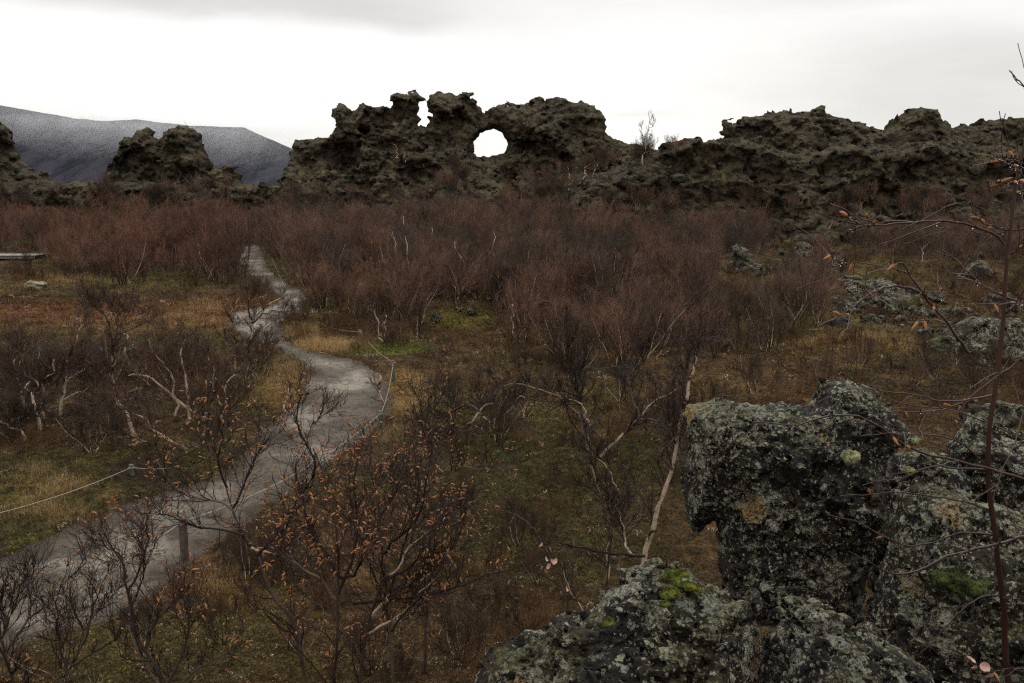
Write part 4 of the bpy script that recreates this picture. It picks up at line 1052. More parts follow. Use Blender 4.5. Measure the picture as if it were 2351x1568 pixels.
FIELD = [(1590, 578, 34, 'brown'), (1540, 582, 24, ''), (1812, 586, 34, ''), (1812, 602, 28, ''), (1842, 578, 44, ''), (1845, 613, 46, ''), (1868, 626, 46, ''), (1958, 650, 70, 'slab'), (1612, 657, 38, ''), (1640, 660, 30, ''),
         (1683, 620, 42, ''), (1723, 630, 62, ''), (1756, 628, 42, ''), (2023, 690, 95, ''), (2070, 700, 85, ''), (1988, 702, 60, ''), (2048, 716, 50, ''), (2100, 722, 60, ''), (2007, 742, 55, ''), (1925, 748, 66, 'dark'), (2193, 730, 66, ''),
         (2262, 750, 78, ''), (2252, 783, 110, ''), (2190, 764, 74, ''), (2305, 800, 110, ''), (2331, 765, 70, ''), (2228, 812, 90, ''), (2225, 596, 66, ''), (2246, 626, 54, ''), (1999, 540, 24, ''), (1865, 560, 40, ''), (1828, 556, 34, ''),
         (1804, 510, 46, ''), (1830, 524, 40, ''), (1850, 500, 60, ''), (1002, 729, 34, ''), (1052, 714, 24, ''), (1082, 716, 26, ''), (82, 660, 46, 'pale'), (268, 800, 40, 'dark'), (300, 806, 34, ''), (232, 808, 44, 'dark'), (150, 812, 50, 'dark'), (90, 806, 50, 'dark'), (340, 812, 34, 'dark'),
         (1900, 690, 40, ''), (1940, 715, 50, ''), (1890, 665, 36, ''), (2140, 690, 50, ''), (2290, 700, 60, ''), (1920, 600, 30, ''), (1880, 592, 30, ''), (2170, 800, 60, ''), (2120, 770, 50, ''), (1965, 672, 40, ''), (2075, 745, 44, ''), (2350, 830, 90, ''), (2270, 960, 120, ''), (2330, 720, 60, '')]


_r = random.Random(12)
FIELD += [(int(_r.gauss(a, sx)), int(_r.gauss(b, sy)), _r.randint(14, 46), '') for a, b, sx, sy, n in ((2040, 700, 60, 18, 16), (2240, 770, 60, 22, 18), (1860, 610, 30, 30, 12), (1830, 520, 24, 16, 8)) for _ in range(n)]


def build_field_rocks():
    rg = np.random.default_rng(31)
    tp = [small_rock(300 + i, 0.055, [0.6, 0.9, 0.5][i % 3], None, 2.0) for i in range(6)]
    mdark = simple('dark_field_rock', (0.012, 0.012, 0.011), (0.05, 0.048, 0.042), 5.0, 0.85, 0.2, 0.05)
    mpale = simple('pale_field_rock', (0.12, 0.10, 0.06), (0.30, 0.27, 0.18), 4.0, 0.85, 0.2, 0.05)
    sp = {k: small_rock(320 + j, 0.065, 0.6, m) for j, (k, m) in enumerate((('dark', mdark), ('pale', mpale), ('brown', mpale)))}
    for i, (px, py, w, kd) in enumerate(FIELD):
        p = on_ground(np.array(float(px)), np.array(float(py)), T); s = w / F_PX * p[1] * 0.95
        me = sp.get(kd) or tp[i % 6]
        o = link('rock', me, None, (p[0], p[1], p[2] + 0.04 * s)); o.rotation_euler = (rg.normal() * .15, rg.normal() * .15, rg.uniform(0, 6.28)); o.scale = (s * 1.05, s * .95, s * (0.95 if kd != 'slab' else .45))
        if px < 120 and kd == 'pale': tag(o, 'pale ochre rock in the grass at far left below the boardwalk', 'rock')
        elif kd == 'brown': tag(o, 'pale brown stone half sunk in the thicket, left of the small spire', 'rock')
        elif kd == 'slab': tag(o, 'wide flat grey slab lying in the heath right of the central thicket', 'rock')
        elif px < 400: tag(o, 'dark stone in the broken row behind the left birches', 'rock', 'stones behind the left birches')
        elif px < 1120: tag(o, 'small pale stone on the mossy hump in the thicket', 'rock', 'stones on the mossy hump')
        elif kd == 'dark': tag(o, 'dark hollow-sided rock among the pale lichen rocks at right', 'rock')
        elif py > 900: tag(o, 'lichen rock close behind the foreground boulders at the right edge', 'rock')
        elif py < 565: tag(o, 'lichen stone in the thin strip between two thickets below the lava wall', 'rock', 'stones below the lava wall')
        elif px < 1780: tag(o, 'lichen stone beside the small dark lava spire', 'rock', 'stones around the spire')
        else: tag(o, '%s grey lichen rock in the right heath, %s' % ('large' if w > 60 else 'small', 'near the thicket' if px < 1960 else 'in the middle heap' if px < 2130 else 'in the heap by the right edge'), 'rock', 'lichen rocks in the right heath')


def cast(objs, px, py):
    d = unit(ray(px, py)); best = None
    for o in objs:
        L = np.array(o.location); ok, loc, nor, _ = o.ray_cast(CAM - L, d)
        if ok:
            P = np.array(loc) + L; t = np.linalg.norm(P - CAM)
            if best is None or t < best[0]: best = (t, P, np.array(nor))
    return best


def build_rubble():
    rg = np.random.default_rng(41)
    RK = [o for o in col.objects if o.name.split('.')[0] in ('lava_arch', 'lava_turret', 'lava_crag', 'lava_bank', 'lava_hill', 'lava_ledge')]
    bpy.context.view_layer.update()
    tp = [small_rock(340 + i, 0.085, 0.9, M_ROCK, 1.2) for i in range(5)]
    areas = [([(380, 385), (560, 385), (640, 430), (640, 470), (400, 440)], 46, 'broken block in the scree on the right side of the twin topped turret', 'blocks beside the turret'),
             ([(40, 385), (110, 400), (230, 430), (220, 470), (60, 470), (0, 440)], 34, 'broken block on the slope below the left edge crag', 'blocks below the left crag'),
             ([(700, 400), (900, 350), (1010, 400), (1030, 470), (700, 470)], 60, 'broken block in the scree below the slit of the arch ridge', 'blocks below the arch ridge'),
             ([(1300, 470), (1350, 410), (1470, 395), (1480, 470)], 26, 'broken block on the left toe of the long lava wall', 'blocks on the toe of the wall'),
             ([(1080, 395), (1150, 380), (1180, 430), (1100, 450)], 12, 'broken block on the dark slope just under the sky hole', 'blocks under the sky hole'),
             ([(1500, 320), (1700, 320), (2300, 300), (2340, 400), (1900, 400)], 26, 'loose block lying on the humped lava hill at right', 'blocks on the lava hill')]
    for poly, n, lab, gr in areas:
        P = np.array(poly, float); k = 0
        while k < n:
            q = P.min(0) + rg.random(2) * (P.max(0) - P.min(0))
            if sdf2(q[:1], q[1:], poly)[0] < 0: k += .2; continue
            h = cast(RK, q[0], q[1]); k += 1
            if h is None or h[2][2] < 0.1: continue
            s = rg.uniform(0.35, 0.9) * (1.5 if rg.random() < .12 else 1)
            o = link('lava_block', tp[int(rg.integers(0, 5))], None, h[1] + [0, 0, 0.12 * s]); o.rotation_euler = tuple(rg.normal(size=3) * 1.0); o.scale = (s, s * .85, s * .75); tag(o, lab, 'boulder', gr)
    # bare scrub holding on to the ledges and the saddle
    def scrub(px, py, h, lab, gr=None, me=None):
        c = cast(RK, px, py)
        if c is None: return None
        e = empty('birch_shrub', c[1] - np.array([0, 0, .15]), rg.uniform(0, 6.28), h); tag(e, lab, 'shrub', gr); k = int(rg.integers(0, 7))
        link('stems', (me or TPL[k])[0], e); link('twigs', (me or TPL[k])[1], e); return e
    SC = []
    bands = [([(1000, 400), (1060, 375), (1085, 400), (1080, 480), (1020, 480)], 30, 'red brown scrub on the slope left of the dark scree under the hole', 'scrub left of the sky hole'),
             ([(1150, 400), (1300, 385), (1340, 400), (1300, 480), (1130, 480)], 50, 'red brown scrub on the slope right of the dark scree under the hole', 'scrub right of the sky hole'),
             ([(1340, 370), (1500, 345), (1560, 345), (1400, 385), (1340, 395)], 34, 'dark bare scrub in the saddle between the arch ridge and the humped hill', 'scrub in the saddle'),
             ([(660, 440), (800, 452), (900, 440), (1040, 455), (1040, 478), (660, 478)], 36, '', ''), ([(1360, 462), (1600, 470), (1700, 455), (1850, 470), (1850, 498), (1360, 490)], 34, '', ''), ([(1900, 470), (1960, 440), (2080, 450), (2350, 455), (2350, 500), (1900, 500)], 40, '', ''), ([(0, 445), (240, 440), (560, 430), (560, 470), (0, 470)], 40, '', ''),
             ([(130, 390), (240, 385), (240, 420), (130, 420)], 10, 'bare scrub left of the turret against the dark hill', 'scrub left of the turret')]
    for poly, n, lab, gr in bands:
        P = np.array(poly, float); k = 0
        while k < n:
            q = P.min(0) + rg.random(2) * (P.max(0) - P.min(0)); k += .25
            if sdf2(q[:1], q[1:], poly)[0] < 0: continue
            k += .75; c = cast(RK, q[0], q[1])
            if c: SC.append((*(c[1] - np.array([0, 0, .15])), rg.uniform(.45, .85)))
    SC = np.array(SC); n = len(SC)
    gn_scatter('slope_scrub', TMP, [M_BARK_FAR, M_TWIG_FAR], SC[:, :3], np.stack([np.zeros(n), np.zeros(n), rg.uniform(0, 6.28, n)], 1), np.repeat(SC[:, 3:], 3, 1), rg.integers(0, 7, n).astype(float), {})
    pal = shrub_template(190, 1.5, 8, (0.1, 0.9), (6, 6), (0.2, 0.45), pale=1, tr=0.006, twig=M_TWIG_PALE)
    scrub(1838, 253, .75, 'pale bare bush on the skyline left of the small knob', None, pal); scrub(1912, 266, .6, 'small pale bush on the skyline right of the small knob', None, pal)
    scrub(1622, 322, .5, 'pale bare bush standing on the low skyline right of the lone birch', None, pal)
    c = cast(RK, 1476, 374); Yb = c[1][1] if c else 66
    hero('lone white birch standing against the sky right of the arch ridge', [dict(p=[(1475, 378), (1478, 350), (1482, 325), (1486, 295), (1487, 255)], r=.045, dy=0), dict(p=[(1480, 338), (1492, 318), (1503, 300)], r=.03), dict(p=[(1482, 325), (1472, 305), (1474, 285)], r=.03), dict(p=[(1486, 300), (1497, 282), (1500, 268)], r=.02)],
         Y=Yb, seed=3, lvl=((10, .3, .75), (6, .12, .32)), tr=.007, toground=False, twig=M_TWIG_PALE, pale=1.3)
    for lab, pts in (('thin pale birch stem in the hollow right of the arch, left one', [(1304, 437), (1308, 415), (1305, 387)]), ('thin pale birch stem in the hollow right of the arch, middle one', [(1339, 413), (1344, 383)]),
                     ('thin pale birch stem in the hollow right of the arch, right one', [(1360, 405), (1368, 376)]), ('short pale stem on the ridge face below the slit', [(914, 365), (911, 345), (903, 327)]), ('second pale stem on the ridge face below the slit', [(931, 373), (929, 350), (925, 345)])):
        c = cast(RK, pts[0][0], pts[0][1])
        if c: hero(lab, [dict(p=pts, r=.045, dy=0, tip=.5)], Y=c[1][1] - .2, seed=hash(pts[0]) % 97, lvl=((6, .4, .9), (4, .2, .4)), tr=.007, toground=False, pale=1.2, twig=M_TWIG_FAR)


def Yg(px, py):
    return float(on_ground(np.array(float(px)), np.array(float(py)), T)[1])


def build_trees():
    C = lambda pts: [(583 + a * .3719, 175 + b * .3719) for a, b in pts]
    Z3 = lambda pts: [(1399 + a * .4052, 175 + b * .4052) for a, b in pts]
    Z1 = lambda pts: [(a * .5955, 178.7 + b * .5955) for a, b in pts]
    Z4 = lambda pts: [(a * .347, 641 + b * .347) for a, b in pts]
    Z6 = lambda pts: [(758 + a * .347, 700 + b * .347) for a, b in pts]
    Z5 = lambda pts: [(a * .347, 1049 + b * .347) for a, b in pts]
    Z7 = lambda pts: [(758 + a * .347, 1049 + b * .347) for a, b in pts]
    Z8 = lambda pts: [(1516 + a * .4795, 816 + b * .4795) for a, b in pts]
    # --- slender pale birches inside the thicket
    inner = [(C, [[(850, 1330), (880, 1180), (875, 1090), (868, 950)]], 'slender pale birch in the thicket, leftmost of the two upright ones below the slit'), (C, [[(940, 1320), (950, 1180), (948, 1060), (925, 870)]], 'slender pale birch in the thicket, rightmost of the two upright ones below the slit'),
             (C, [[(1355, 1370), (1330, 1260), (1300, 1160), (1250, 1090), (1222, 1010)], [(1340, 1330), (1290, 1300), (1230, 1275)]], 'forked birch with bright bark in the middle of the central thicket'), (C, [[(1455, 1280), (1480, 1150), (1482, 1050), (1490, 950)]], 'thin upright birch just right of the forked birch in the thicket'),
             (C, [[(1450, 1375), (1550, 1330), (1640, 1260), (1700, 1200)]], 'low leaning pale stem right of the forked birch'), (C, [[(1590, 1620), (1592, 1500), (1588, 1400)]], 'short pale stem right of the mossy hump'),
             (C, [[(2060, 1290), (2070, 1200), (2075, 1150)]], 'short pale stem in the right half of the central thicket'), (C, [[(380, 1010), (430, 950), (462, 915), (455, 870)], [(305, 1005), (325, 940), (333, 910)]], 'two pale stems in the thicket near the foot of the arch ridge'),
             (C, [[(300, 975), (250, 900), (215, 855)]], 'leaning pale stem at the left end of the central thicket'), (C, [[(1075, 1095), (1072, 1040), (1100, 990), (1092, 950)], [(1062, 1080), (1035, 1010)]], 'short twin pale stems in the thicket below the dark scree'),
             (C, [[(770, 1330), (768, 1250), (790, 1150), (770, 1050)]], 'thin pale birch stem above the rope posts'), (Z3, [[(695, 990), (688, 920), (700, 870), (712, 830)]], 'upright pale birch behind the small lava spire'), (Z3, [[(745, 960), (765, 910), (800, 850)], [(700, 990), (600, 960), (540, 930), (515, 850)]], 'leaning pale birch right behind the small lava spire'),
             (Z3, [[(1245, 920), (1255, 860), (1262, 815)]], 'pale stem in the right hand thicket below the lava wall'), (Z3, [[(1783, 1040), (1788, 1000), (1795, 955)]], 'short pale stem near the right end of the far thicket'), (Z3, [[(1868, 1260), (1872, 1210), (1873, 1165)]], 'bare dead stem standing in the open right heath'),
             (Z1, [[(1090, 1335), (1100, 1250), (1120, 1190)], [(1165, 1250), (1200, 1165)]], 'pale stems at the front of the left thicket, left of the forked one'), (Z1, [[(1212, 1330), (1250, 1250), (1272, 1215)], [(1230, 1310), (1300, 1265)]], 'forked pale stem at the front of the left thicket'),
             (Z1, [[(1475, 1250), (1460, 1190), (1462, 1140)]], 'pale stem at the right end of the left thicket beside the path'), (Z1, [[(482, 1080), (478, 1010), (470, 955)]], 'thin pale stem in the left part of the left thicket')]
    for i, (fn, st, lab) in enumerate(inner):
        b = fn(st[0])[0]; Y = min(Yg(b[0], b[1] + 10), 62); f = Y / 30
        hero(lab, [dict(p=fn(q), r=0.030 * (1 if j == 0 else .7), base=(j == 0), dy=0.2 * f, tip=.45, wig=1.5) for j, q in enumerate(st)], Y=Y, seed=20 + i, lvl=((9, .35 * f + .2, .7 * f + .3), (6, .15, .4)), tr=0.0035, pale=1.3, twig=M_TWIG_FAR, group='slender pale birches in the thickets')
    hero('birches with bright stems at the edge of the thicket behind the second rope post', [dict(p=Z6([(335, 250), (325, 190), (310, 110), (300, 40)]), r=.028, base=True), dict(p=Z6([(350, 245), (372, 170), (360, 110), (380, 30)]), r=.028, base=True), dict(p=Z6([(340, 250), (350, 180), (355, 100)]), r=.02)], Y=Yg(875, 785), seed=61, pale=1.4, lvl=((8, .3, .7), (6, .15, .4)), tr=.003)
    hero('pair of thin pale stems just left of the mossy hump', [dict(p=Z6([(470, 230), (462, 190), (480, 120)]), r=.02, base=True), dict(p=Z6([(572, 225), (572, 160), (575, 80)]), r=.025, base=True)], Y=Yg(940, 780), seed=62, pale=1.3, lvl=((8, .3, .6), (6, .15, .35)), tr=.003)
    # --- the birch clump left of the path
    L = dict(twig=M_TWIG_MID, lvl=((12, .35, 1.0), (9, .16, .45), (4, .07, .2)), tr=.0032, pale=1.5, ang=(.3, .95), wob=.32)
    hero('slender birch with a long curving white stem, middle of the left clump', [dict(p=Z4([(870, 1012), (820, 880), (775, 770), (745, 650), (740, 540), (745, 450)]), r=.034, base=True, tip=.55), dict(p=Z4([(745, 450), (772, 400), (765, 340), (700, 250), (640, 170)]), r=.02, pale=.2), dict(p=Z4([(765, 340), (800, 260), (790, 180)]), r=.016, pale=.2)], Y=Yg(302, 1000), seed=31, **L)
    hero('many stemmed birch with a bent white arm, right of the long curving one', [dict(p=Z4([(1230, 960), (1280, 920), (1280, 880), (1230, 840), (1160, 790), (1095, 745), (1060, 690), (1000, 650), (920, 635), (860, 642)]), r=.034, base=True, tip=.4), dict(p=Z4([(1255, 930), (1250, 800), (1222, 660), (1202, 560), (1200, 500), (1240, 400)]), r=.03, tip=.4),
         dict(p=Z4([(1160, 900), (1165, 780), (1130, 630), (1075, 545), (1000, 460), (980, 390)]), r=.026, tip=.4), dict(p=Z4([(1260, 940), (1300, 850), (1340, 780)]), r=.024), dict(p=Z4([(1170, 900), (1150, 700), (1130, 540), (1140, 400), (1080, 260)]), r=.024, pale=.2)], Y=Yg(430, 975), seed=32, **L)
    hero('birch with two curved white stems beside the ochre grass left of the path', [dict(p=Z4([(1340, 930), (1380, 850), (1410, 770), (1422, 690), (1410, 600), (1375, 520)]), r=.03, base=True, tip=.4), dict(p=Z4([(1465, 905), (1495, 850), (1490, 770), (1495, 690), (1560, 630)]), r=.028, base=True, tip=.4)], Y=Yg(480, 965), seed=33, **L)
    hero('short crooked birch with white lower stem at the far left of the clump', [dict(p=Z4([(255, 930), (235, 840), (218, 760), (180, 735), (170, 700), (188, 680)]), r=.036, base=True, tip=.4), dict(p=Z4([(218, 760), (240, 700), (150, 600), (120, 500)]), r=.02, pale=.3)], Y=Yg(88, 985), seed=34, **L)
    hero('leaning pale birch between the crooked and the forked one at left', [dict(p=Z4([(272, 830), (278, 720), (300, 670), (340, 610), (362, 540)]), r=.036, base=True, tip=.4), dict(p=Z4([(310, 780), (320, 700), (330, 640)]), r=.02)], Y=Yg(95, 960), seed=35, **L)
    hero('upright forked birch with a tall white stem in the left clump', [dict(p=Z4([(405, 830), (420, 740), (418, 680), (440, 570), (480, 440), (520, 350), (552, 290)]), r=.034, base=True, tip=.35), dict(p=Z4([(428, 690), (470, 650), (510, 625), (556, 600)]), r=.02), dict(p=Z4([(400, 790), (460, 778), (540, 750), (620, 680)]), r=.018)], Y=Yg(140, 955), seed=36, **L)
    hero('thin two stemmed birch near the left picture edge', [dict(p=Z4([(140, 760), (118, 690), (95, 570), (98, 480), (100, 400)]), r=.028, base=True, tip=.4), dict(p=Z4([(120, 600), (135, 520), (155, 440), (150, 380)]), r=.022)], Y=Yg(48, 960), seed=37, **L)
    hero('low fallen looking birch limb at the left picture edge', [dict(p=Z4([(150, 1010), (90, 990), (40, 970), (-20, 940)]), r=.03, base=True, tip=.5), dict(p=Z4([(40, 960), (90, 930), (150, 915)]), r=.015)], Y=Yg(50, 1010), seed=38, **L)
    hero('dark birch with long limbs spreading low above the grass tuft', [dict(p=Z4([(1230, 1110), (1150, 1080), (1060, 1020), (950, 940), (860, 875), (780, 820)]), r=.03, base=True, pale=.7), dict(p=Z4([(1240, 1105), (1330, 1108), (1420, 1110)]), r=.016, pale=.2), dict(p=Z4([(980, 1075), (880, 1045), (780, 1040)]), r=.016, pale=.6)], Y=Yg(425, 1040), seed=39, **L)
    hero('dark twisted birch leaning over the path bend', [dict(p=Z4([(1645, 560), (1632, 480), (1655, 360), (1660, 290), (1700, 220), (1780, 170), (1865, 110)]), r=.04, base=True, pale=1.1, tip=.3), dict(p=Z4([(1660, 290), (1720, 250), (1800, 215), (1880, 210)]), r=.02, pale=0), dict(p=Z4([(1700, 580), (1730, 470), (1760, 400)]), r=.018, pale=0, base=True), dict(p=Z4([(1670, 270), (1650, 180), (1700, 60)]), r=.02, pale=0)], Y=Yg(570, 850), seed=40, **L)
    hero('slim speckled birch left of the twisted one over the path bend', [dict(p=Z4([(1560, 560), (1562, 480), (1560, 400), (1548, 300), (1560, 180), (1600, 90)]), r=.028, base=True, pale=1.2)], Y=Yg(545, 845), seed=41, **L)
    # fill between them
    near = [shrub_template(150 + i, 1.9, 8, (0.1, 0.85), (8, 8), (0.22, 0.5), r=(.010, .022), pale=.45, tr=.0026, twig=M_TWIG_MID, lvl4=2) for i in range(4)]
    rg = np.random.default_rng(8)
    def put(px, py, h, lab, gr, k=None):
        p = on_ground(np.array(float(px)), np.array(float(py)), T)
        if float(path_sd(p[0:1], p[1:2])[0]) > -0.25: return
        e = empty('birch_shrub', p, rg.uniform(0, 6.28), h); tag(e, lab, 'shrub', gr); a, b = near[int(rg.integers(0, 4))]; link('stems', a, e); link('twigs', b, e)
    for q in [(20, 850), (80, 842), (140, 862), (200, 850), (250, 870), (310, 866), (350, 890), (400, 880), (450, 905), (500, 890), (560, 870), (610, 862), (230, 830), (330, 845), (430, 858), (10, 890), (520, 925), (30, 1010), (210, 1030)]:
        put(q[0] + rg.normal() * 8, q[1] + rg.normal() * 5, rg.uniform(.42, .80) * (.6 if q[1] > 1000 else 1), 'dark bare shrub in the left clump, %s' % ('near the picture edge' if q[0] < 150 else 'behind the long curving white stem' if q[0] < 350 else 'close to the path'), 'bare shrubs in the left clump')
    for q in [(1260, 900), (1330, 930), (1420, 920), (1500, 940), (1560, 960), (1100, 930), (1050, 960), (1610, 930), (1680, 940), (1200, 960), (1740, 910), (1480, 1000), (1150, 1010)]:
        put(q[0] + rg.normal() * 8, q[1] + rg.normal() * 5, rg.uniform(.3, .62), 'open bare birch shrub on the heath in front of the central thicket', 'bare shrubs in front of the central thicket')
    for q in [(150, 1545), (330, 1510), (520, 1490), (600, 1400), (1000, 1450), (1110, 1400), (1230, 1340), (1060, 1520), (420, 1420), (700, 1500), (860, 1540), (1180, 1260), (560, 1330)]:
        put(q[0] + rg.normal() * 8, q[1] + rg.normal() * 4, rg.uniform(.22, .40), 'low wiry shrub at the bottom, %s' % ('left of the near post' if q[0] < 400 else 'below the catkin birches' if q[0] < 900 else 'left of the sloping boulder'), 'low wiry shrubs at the bottom')
    for q in [(1880, 880), (1950, 860), (2040, 850), (2100, 880), (2170, 870), (2230, 900), (2300, 880), (2340, 920), (2110, 820), (2190, 840), (2060, 800), (1990, 840), (2290, 850)]:
        put(q[0] + rg.normal() * 8, q[1] + rg.normal() * 4, rg.uniform(.25, .45), 'low dark shrub among the lichen rocks at right', 'low shrubs among the right rocks')
    for q in [(70, 560), (120, 645), (60, 620), (150, 635), (30, 640), (200, 700), (640, 690), (700, 725), (2150, 640), (2060, 625), (2230, 660), (1930, 640), (1800, 690), (1840, 720), (1770, 640)]:
        put(q[0], q[1], rg.uniform(.35, .6), 'small bare shrub standing alone at the edge of a thicket', 'lone shrubs at the thicket edges')
    # --- centre birches
    M = dict(lvl=((14, .3, .95), (9, .12, .38), (4, .05, .15)), tr=.0026, ang=(.3, .95), wob=.34)
    hero('spreading dark birch with pale forked limbs in the middle of the heath', [dict(p=Z6([(1760, 1010), (1720, 960), (1690, 880), (1680, 830), (1655, 760), (1600, 680), (1480, 610), (1350, 560), (1250, 525), (1150, 540)]), r=.032, base=True, tip=.2, pale=.5), dict(p=Z6([(1790, 1010), (1830, 960), (1900, 880), (1960, 820), (2040, 745), (2130, 650), (2240, 590), (2351, 520)]), r=.034, tip=.25, pale=.55, dy=.5),
         dict(p=Z6([(1700, 900), (1690, 780), (1665, 660), (1640, 560), (1640, 480), (1700, 410), (1770, 310), (1780, 230)]), r=.036, pale=.3, tip=.2), dict(p=Z6([(1740, 830), (1700, 760), (1665, 660), (1560, 605)]), r=.03, pale=1.2), dict(p=Z6([(2040, 745), (2000, 640), (1985, 500), (2040, 380), (2100, 300)]), r=.022, pale=.2), dict(p=Z6([(2050, 760), (2140, 770), (2220, 820), (2300, 850)]), r=.02, pale=.2),
         dict(p=Z6([(1640, 560), (1580, 450), (1570, 300), (1540, 160)]), r=.02, pale=.1)], Y=Yg(1372, 1050), seed=50, **M)
    hero('birch behind the dark one, its bent limbs arching left over the mossy heath', [dict(p=Z6([(1060, 800), (1130, 740), (1210, 670), (1260, 600), (1300, 620)]), r=.03, base=True, pale=.9), dict(p=Z6([(880, 830), (930, 760), (990, 700), (1050, 670), (1160, 640)]), r=.035, base=True, pale=.6), dict(p=Z6([(1060, 800), (1020, 740), (990, 700)]), r=.02), dict(p=Z6([(990, 700), (930, 660), (830, 700), (720, 780)]), r=.025, pale=.1)], Y=Yg(1110, 990), seed=51, **M)
    hero('tall slender birch with a peach white stem just left of the largest boulder', [dict(p=Z6([(2075, 1640), (2110, 1560), (2150, 1440), (2165, 1350), (2220, 1200), (2265, 1090), (2290, 950), (2310, 800), (2345, 650)]), r=.036, base=True, tip=.5, pale=2.2), dict(p=[(1572, 925), (1580, 880), (1590, 840), (1602, 800)], r=.024, pale=.9), dict(p=Z6([(2265, 1090), (2190, 960), (2290, 850), (2270, 600), (2260, 330)]), r=.02, pale=.1), dict(p=Z6([(2270, 1060), (2340, 980), (2400, 900)]), r=.016, pale=.1)], Y=9.3, seed=52, yjit=.1, **M)
    hero('thin forked sapling left of the peach stemmed birch', [dict(p=Z6([(1830, 1640), (1860, 1540), (1860, 1400), (1800, 1300), (1755, 1180), (1735, 1050)]), r=.024, base=True, pale=.9), dict(p=Z6([(1860, 1400), (1910, 1320), (1895, 1200), (1830, 1090), (1740, 1000)]), r=.017, pale=.8), dict(p=Z6([(2010, 1660), (1960, 1600), (1930, 1450), (1900, 1350)]), r=.018, pale=1.6)], Y=9.0, seed=53, **M)
    hero('low dark limb reaching left from behind the mossy boulder', [dict(p=Z7([(2080, 655), (1950, 635), (1800, 628), (1700, 605), (1600, 592), (1500, 575)]), r=.016, pale=0, tip=.4)], Y=5.6, seed=54, lvl=((7, .15, .4), (3, .06, .15)), tr=.0016)
    # --- catkin bearing birches in front
    K = dict(tr=.0015, ang=(.3, 1.05), wob=.42, trop=.12, pale=.35, toground=True, n=14)
    hero('dense catkin covered birch, right trunk of the orange pair in front', [dict(p=Z7([(190, 1560), (205, 1290), (250, 1050), (330, 840), (345, 600), (330, 400), (300, 220), (260, 60)]), r=.018, base=True, pale=.1, tip=.2), dict(p=Z7([(150, 965), (330, 948), (540, 930), (700, 890), (800, 870), (1000, 790), (1200, 735)]), r=.016, pale=0, tip=.3), dict(p=Z7([(270, 1050), (430, 890), (560, 832), (660, 770), (710, 630)]), r=.014, pale=2.2),
         dict(p=Z7([(330, 820), (430, 760), (500, 640), (590, 540), (700, 450), (760, 370)]), r=.014, pale=.6), dict(p=Z7([(345, 640), (420, 560), (560, 420), (620, 280), (650, 120)]), r=.014, pale=0), dict(p=Z7([(330, 830), (450, 770), (640, 660), (820, 590), (880, 420)]), r=.013, pale=0), dict(p=Z7([(250, 1170), (340, 1110), (460, 1040), (560, 940), (700, 800)]), r=.012, pale=1.2),
         dict(p=Z7([(330, 400), (400, 260), (420, 120), (500, -20)]), r=.012, pale=0)], Y=4.9, seed=70, lvl=((20, .2, .6), (9, .08, .26)), catk=400, yjit=.3, **K)
    hero('dense catkin covered birch, left trunk of the orange pair in front', [dict(p=Z7([(30, 1560), (42, 1300), (52, 1000), (62, 780), (50, 560), (20, 380), (-40, 150), (-120, -50)]), r=.019, base=True, pale=.1, tip=.2), dict(p=Z7([(60, 800), (-40, 640), (-120, 500), (-200, 260), (-230, 40)]), r=.016, pale=0), dict(p=Z7([(52, 900), (140, 700), (190, 500), (160, 250), (170, 60), (210, -80)]), r=.015, pale=0),
         dict(p=Z7([(62, 800), (150, 780), (200, 680), (260, 460)]), r=.012, pale=0), dict(p=Z7([(50, 950), (-80, 800), (-260, 680), (-380, 560)]), r=.014, pale=.3)], Y=4.7, seed=71, lvl=((20, .2, .6), (9, .08, .26)), catk=360, yjit=.3, **K)
    hero('catkin covered birch whose twigs cross the bright bend of the path', [dict(p=Z5([(2040, 1560), (2000, 1350), (1960, 1100), (1850, 1000), (1760, 850), (1700, 650), (1600, 500), (1545, 360), (1500, 200), (1490, 20), (1500, -130)]), r=.020, base=True, pale=.1, tip=.2), dict(p=Z5([(1545, 360), (1440, 290), (1330, 285), (1230, 250), (1120, 170), (1040, 40)]), r=.012, pale=.2), dict(p=Z5([(1700, 650), (1850, 500), (1960, 300), (2080, 100), (2040, -60), (1960, -250), (2000, -420)]), r=.016, pale=0),
         dict(p=Z5([(1620, 520), (1450, 480), (1290, 460), (1180, 420), (1080, 380), (940, 385)]), r=.011, pale=0), dict(p=Z5([(1540, 340), (1620, 180), (1680, 20), (1800, -180)]), r=.012, pale=0), dict(p=Z5([(1500, 200), (1440, 60), (1470, -120), (1440, -260)]), r=.011, pale=0), dict(p=Z5([(1660, 600), (1780, 640), (1900, 670), (1975, 720)]), r=.012, pale=1.6)], Y=5.1, seed=72, lvl=((20, .18, .55), (9, .07, .24)), catk=420, yjit=.3, **K)
    hero('catkin birch reaching up into the dark heath at the middle, thinner than the pair', [dict(p=[(975, 1500), (985, 1300), (987, 1180), (984, 1100), (990, 1046), (996, 975), (997, 880), (1012, 800)], r=.020, base=True, pale=.1, tip=.2), dict(p=[(988, 1100), (1000, 1020), (1040, 1000), (1062, 985)], r=.012, pale=.1), dict(p=[(988, 1050), (970, 980), (960, 900)], r=.010, pale=.1), dict(p=[(990, 1120), (1040, 1085), (1100, 1075), (1140, 1070)], r=.010, pale=.3), dict(p=[(986, 1180), (940, 1110), (935, 1040)], r=.010, pale=.1)],
         Y=6.0, seed=73, lvl=((20, .18, .55), (9, .07, .24)), catk=150, **K)
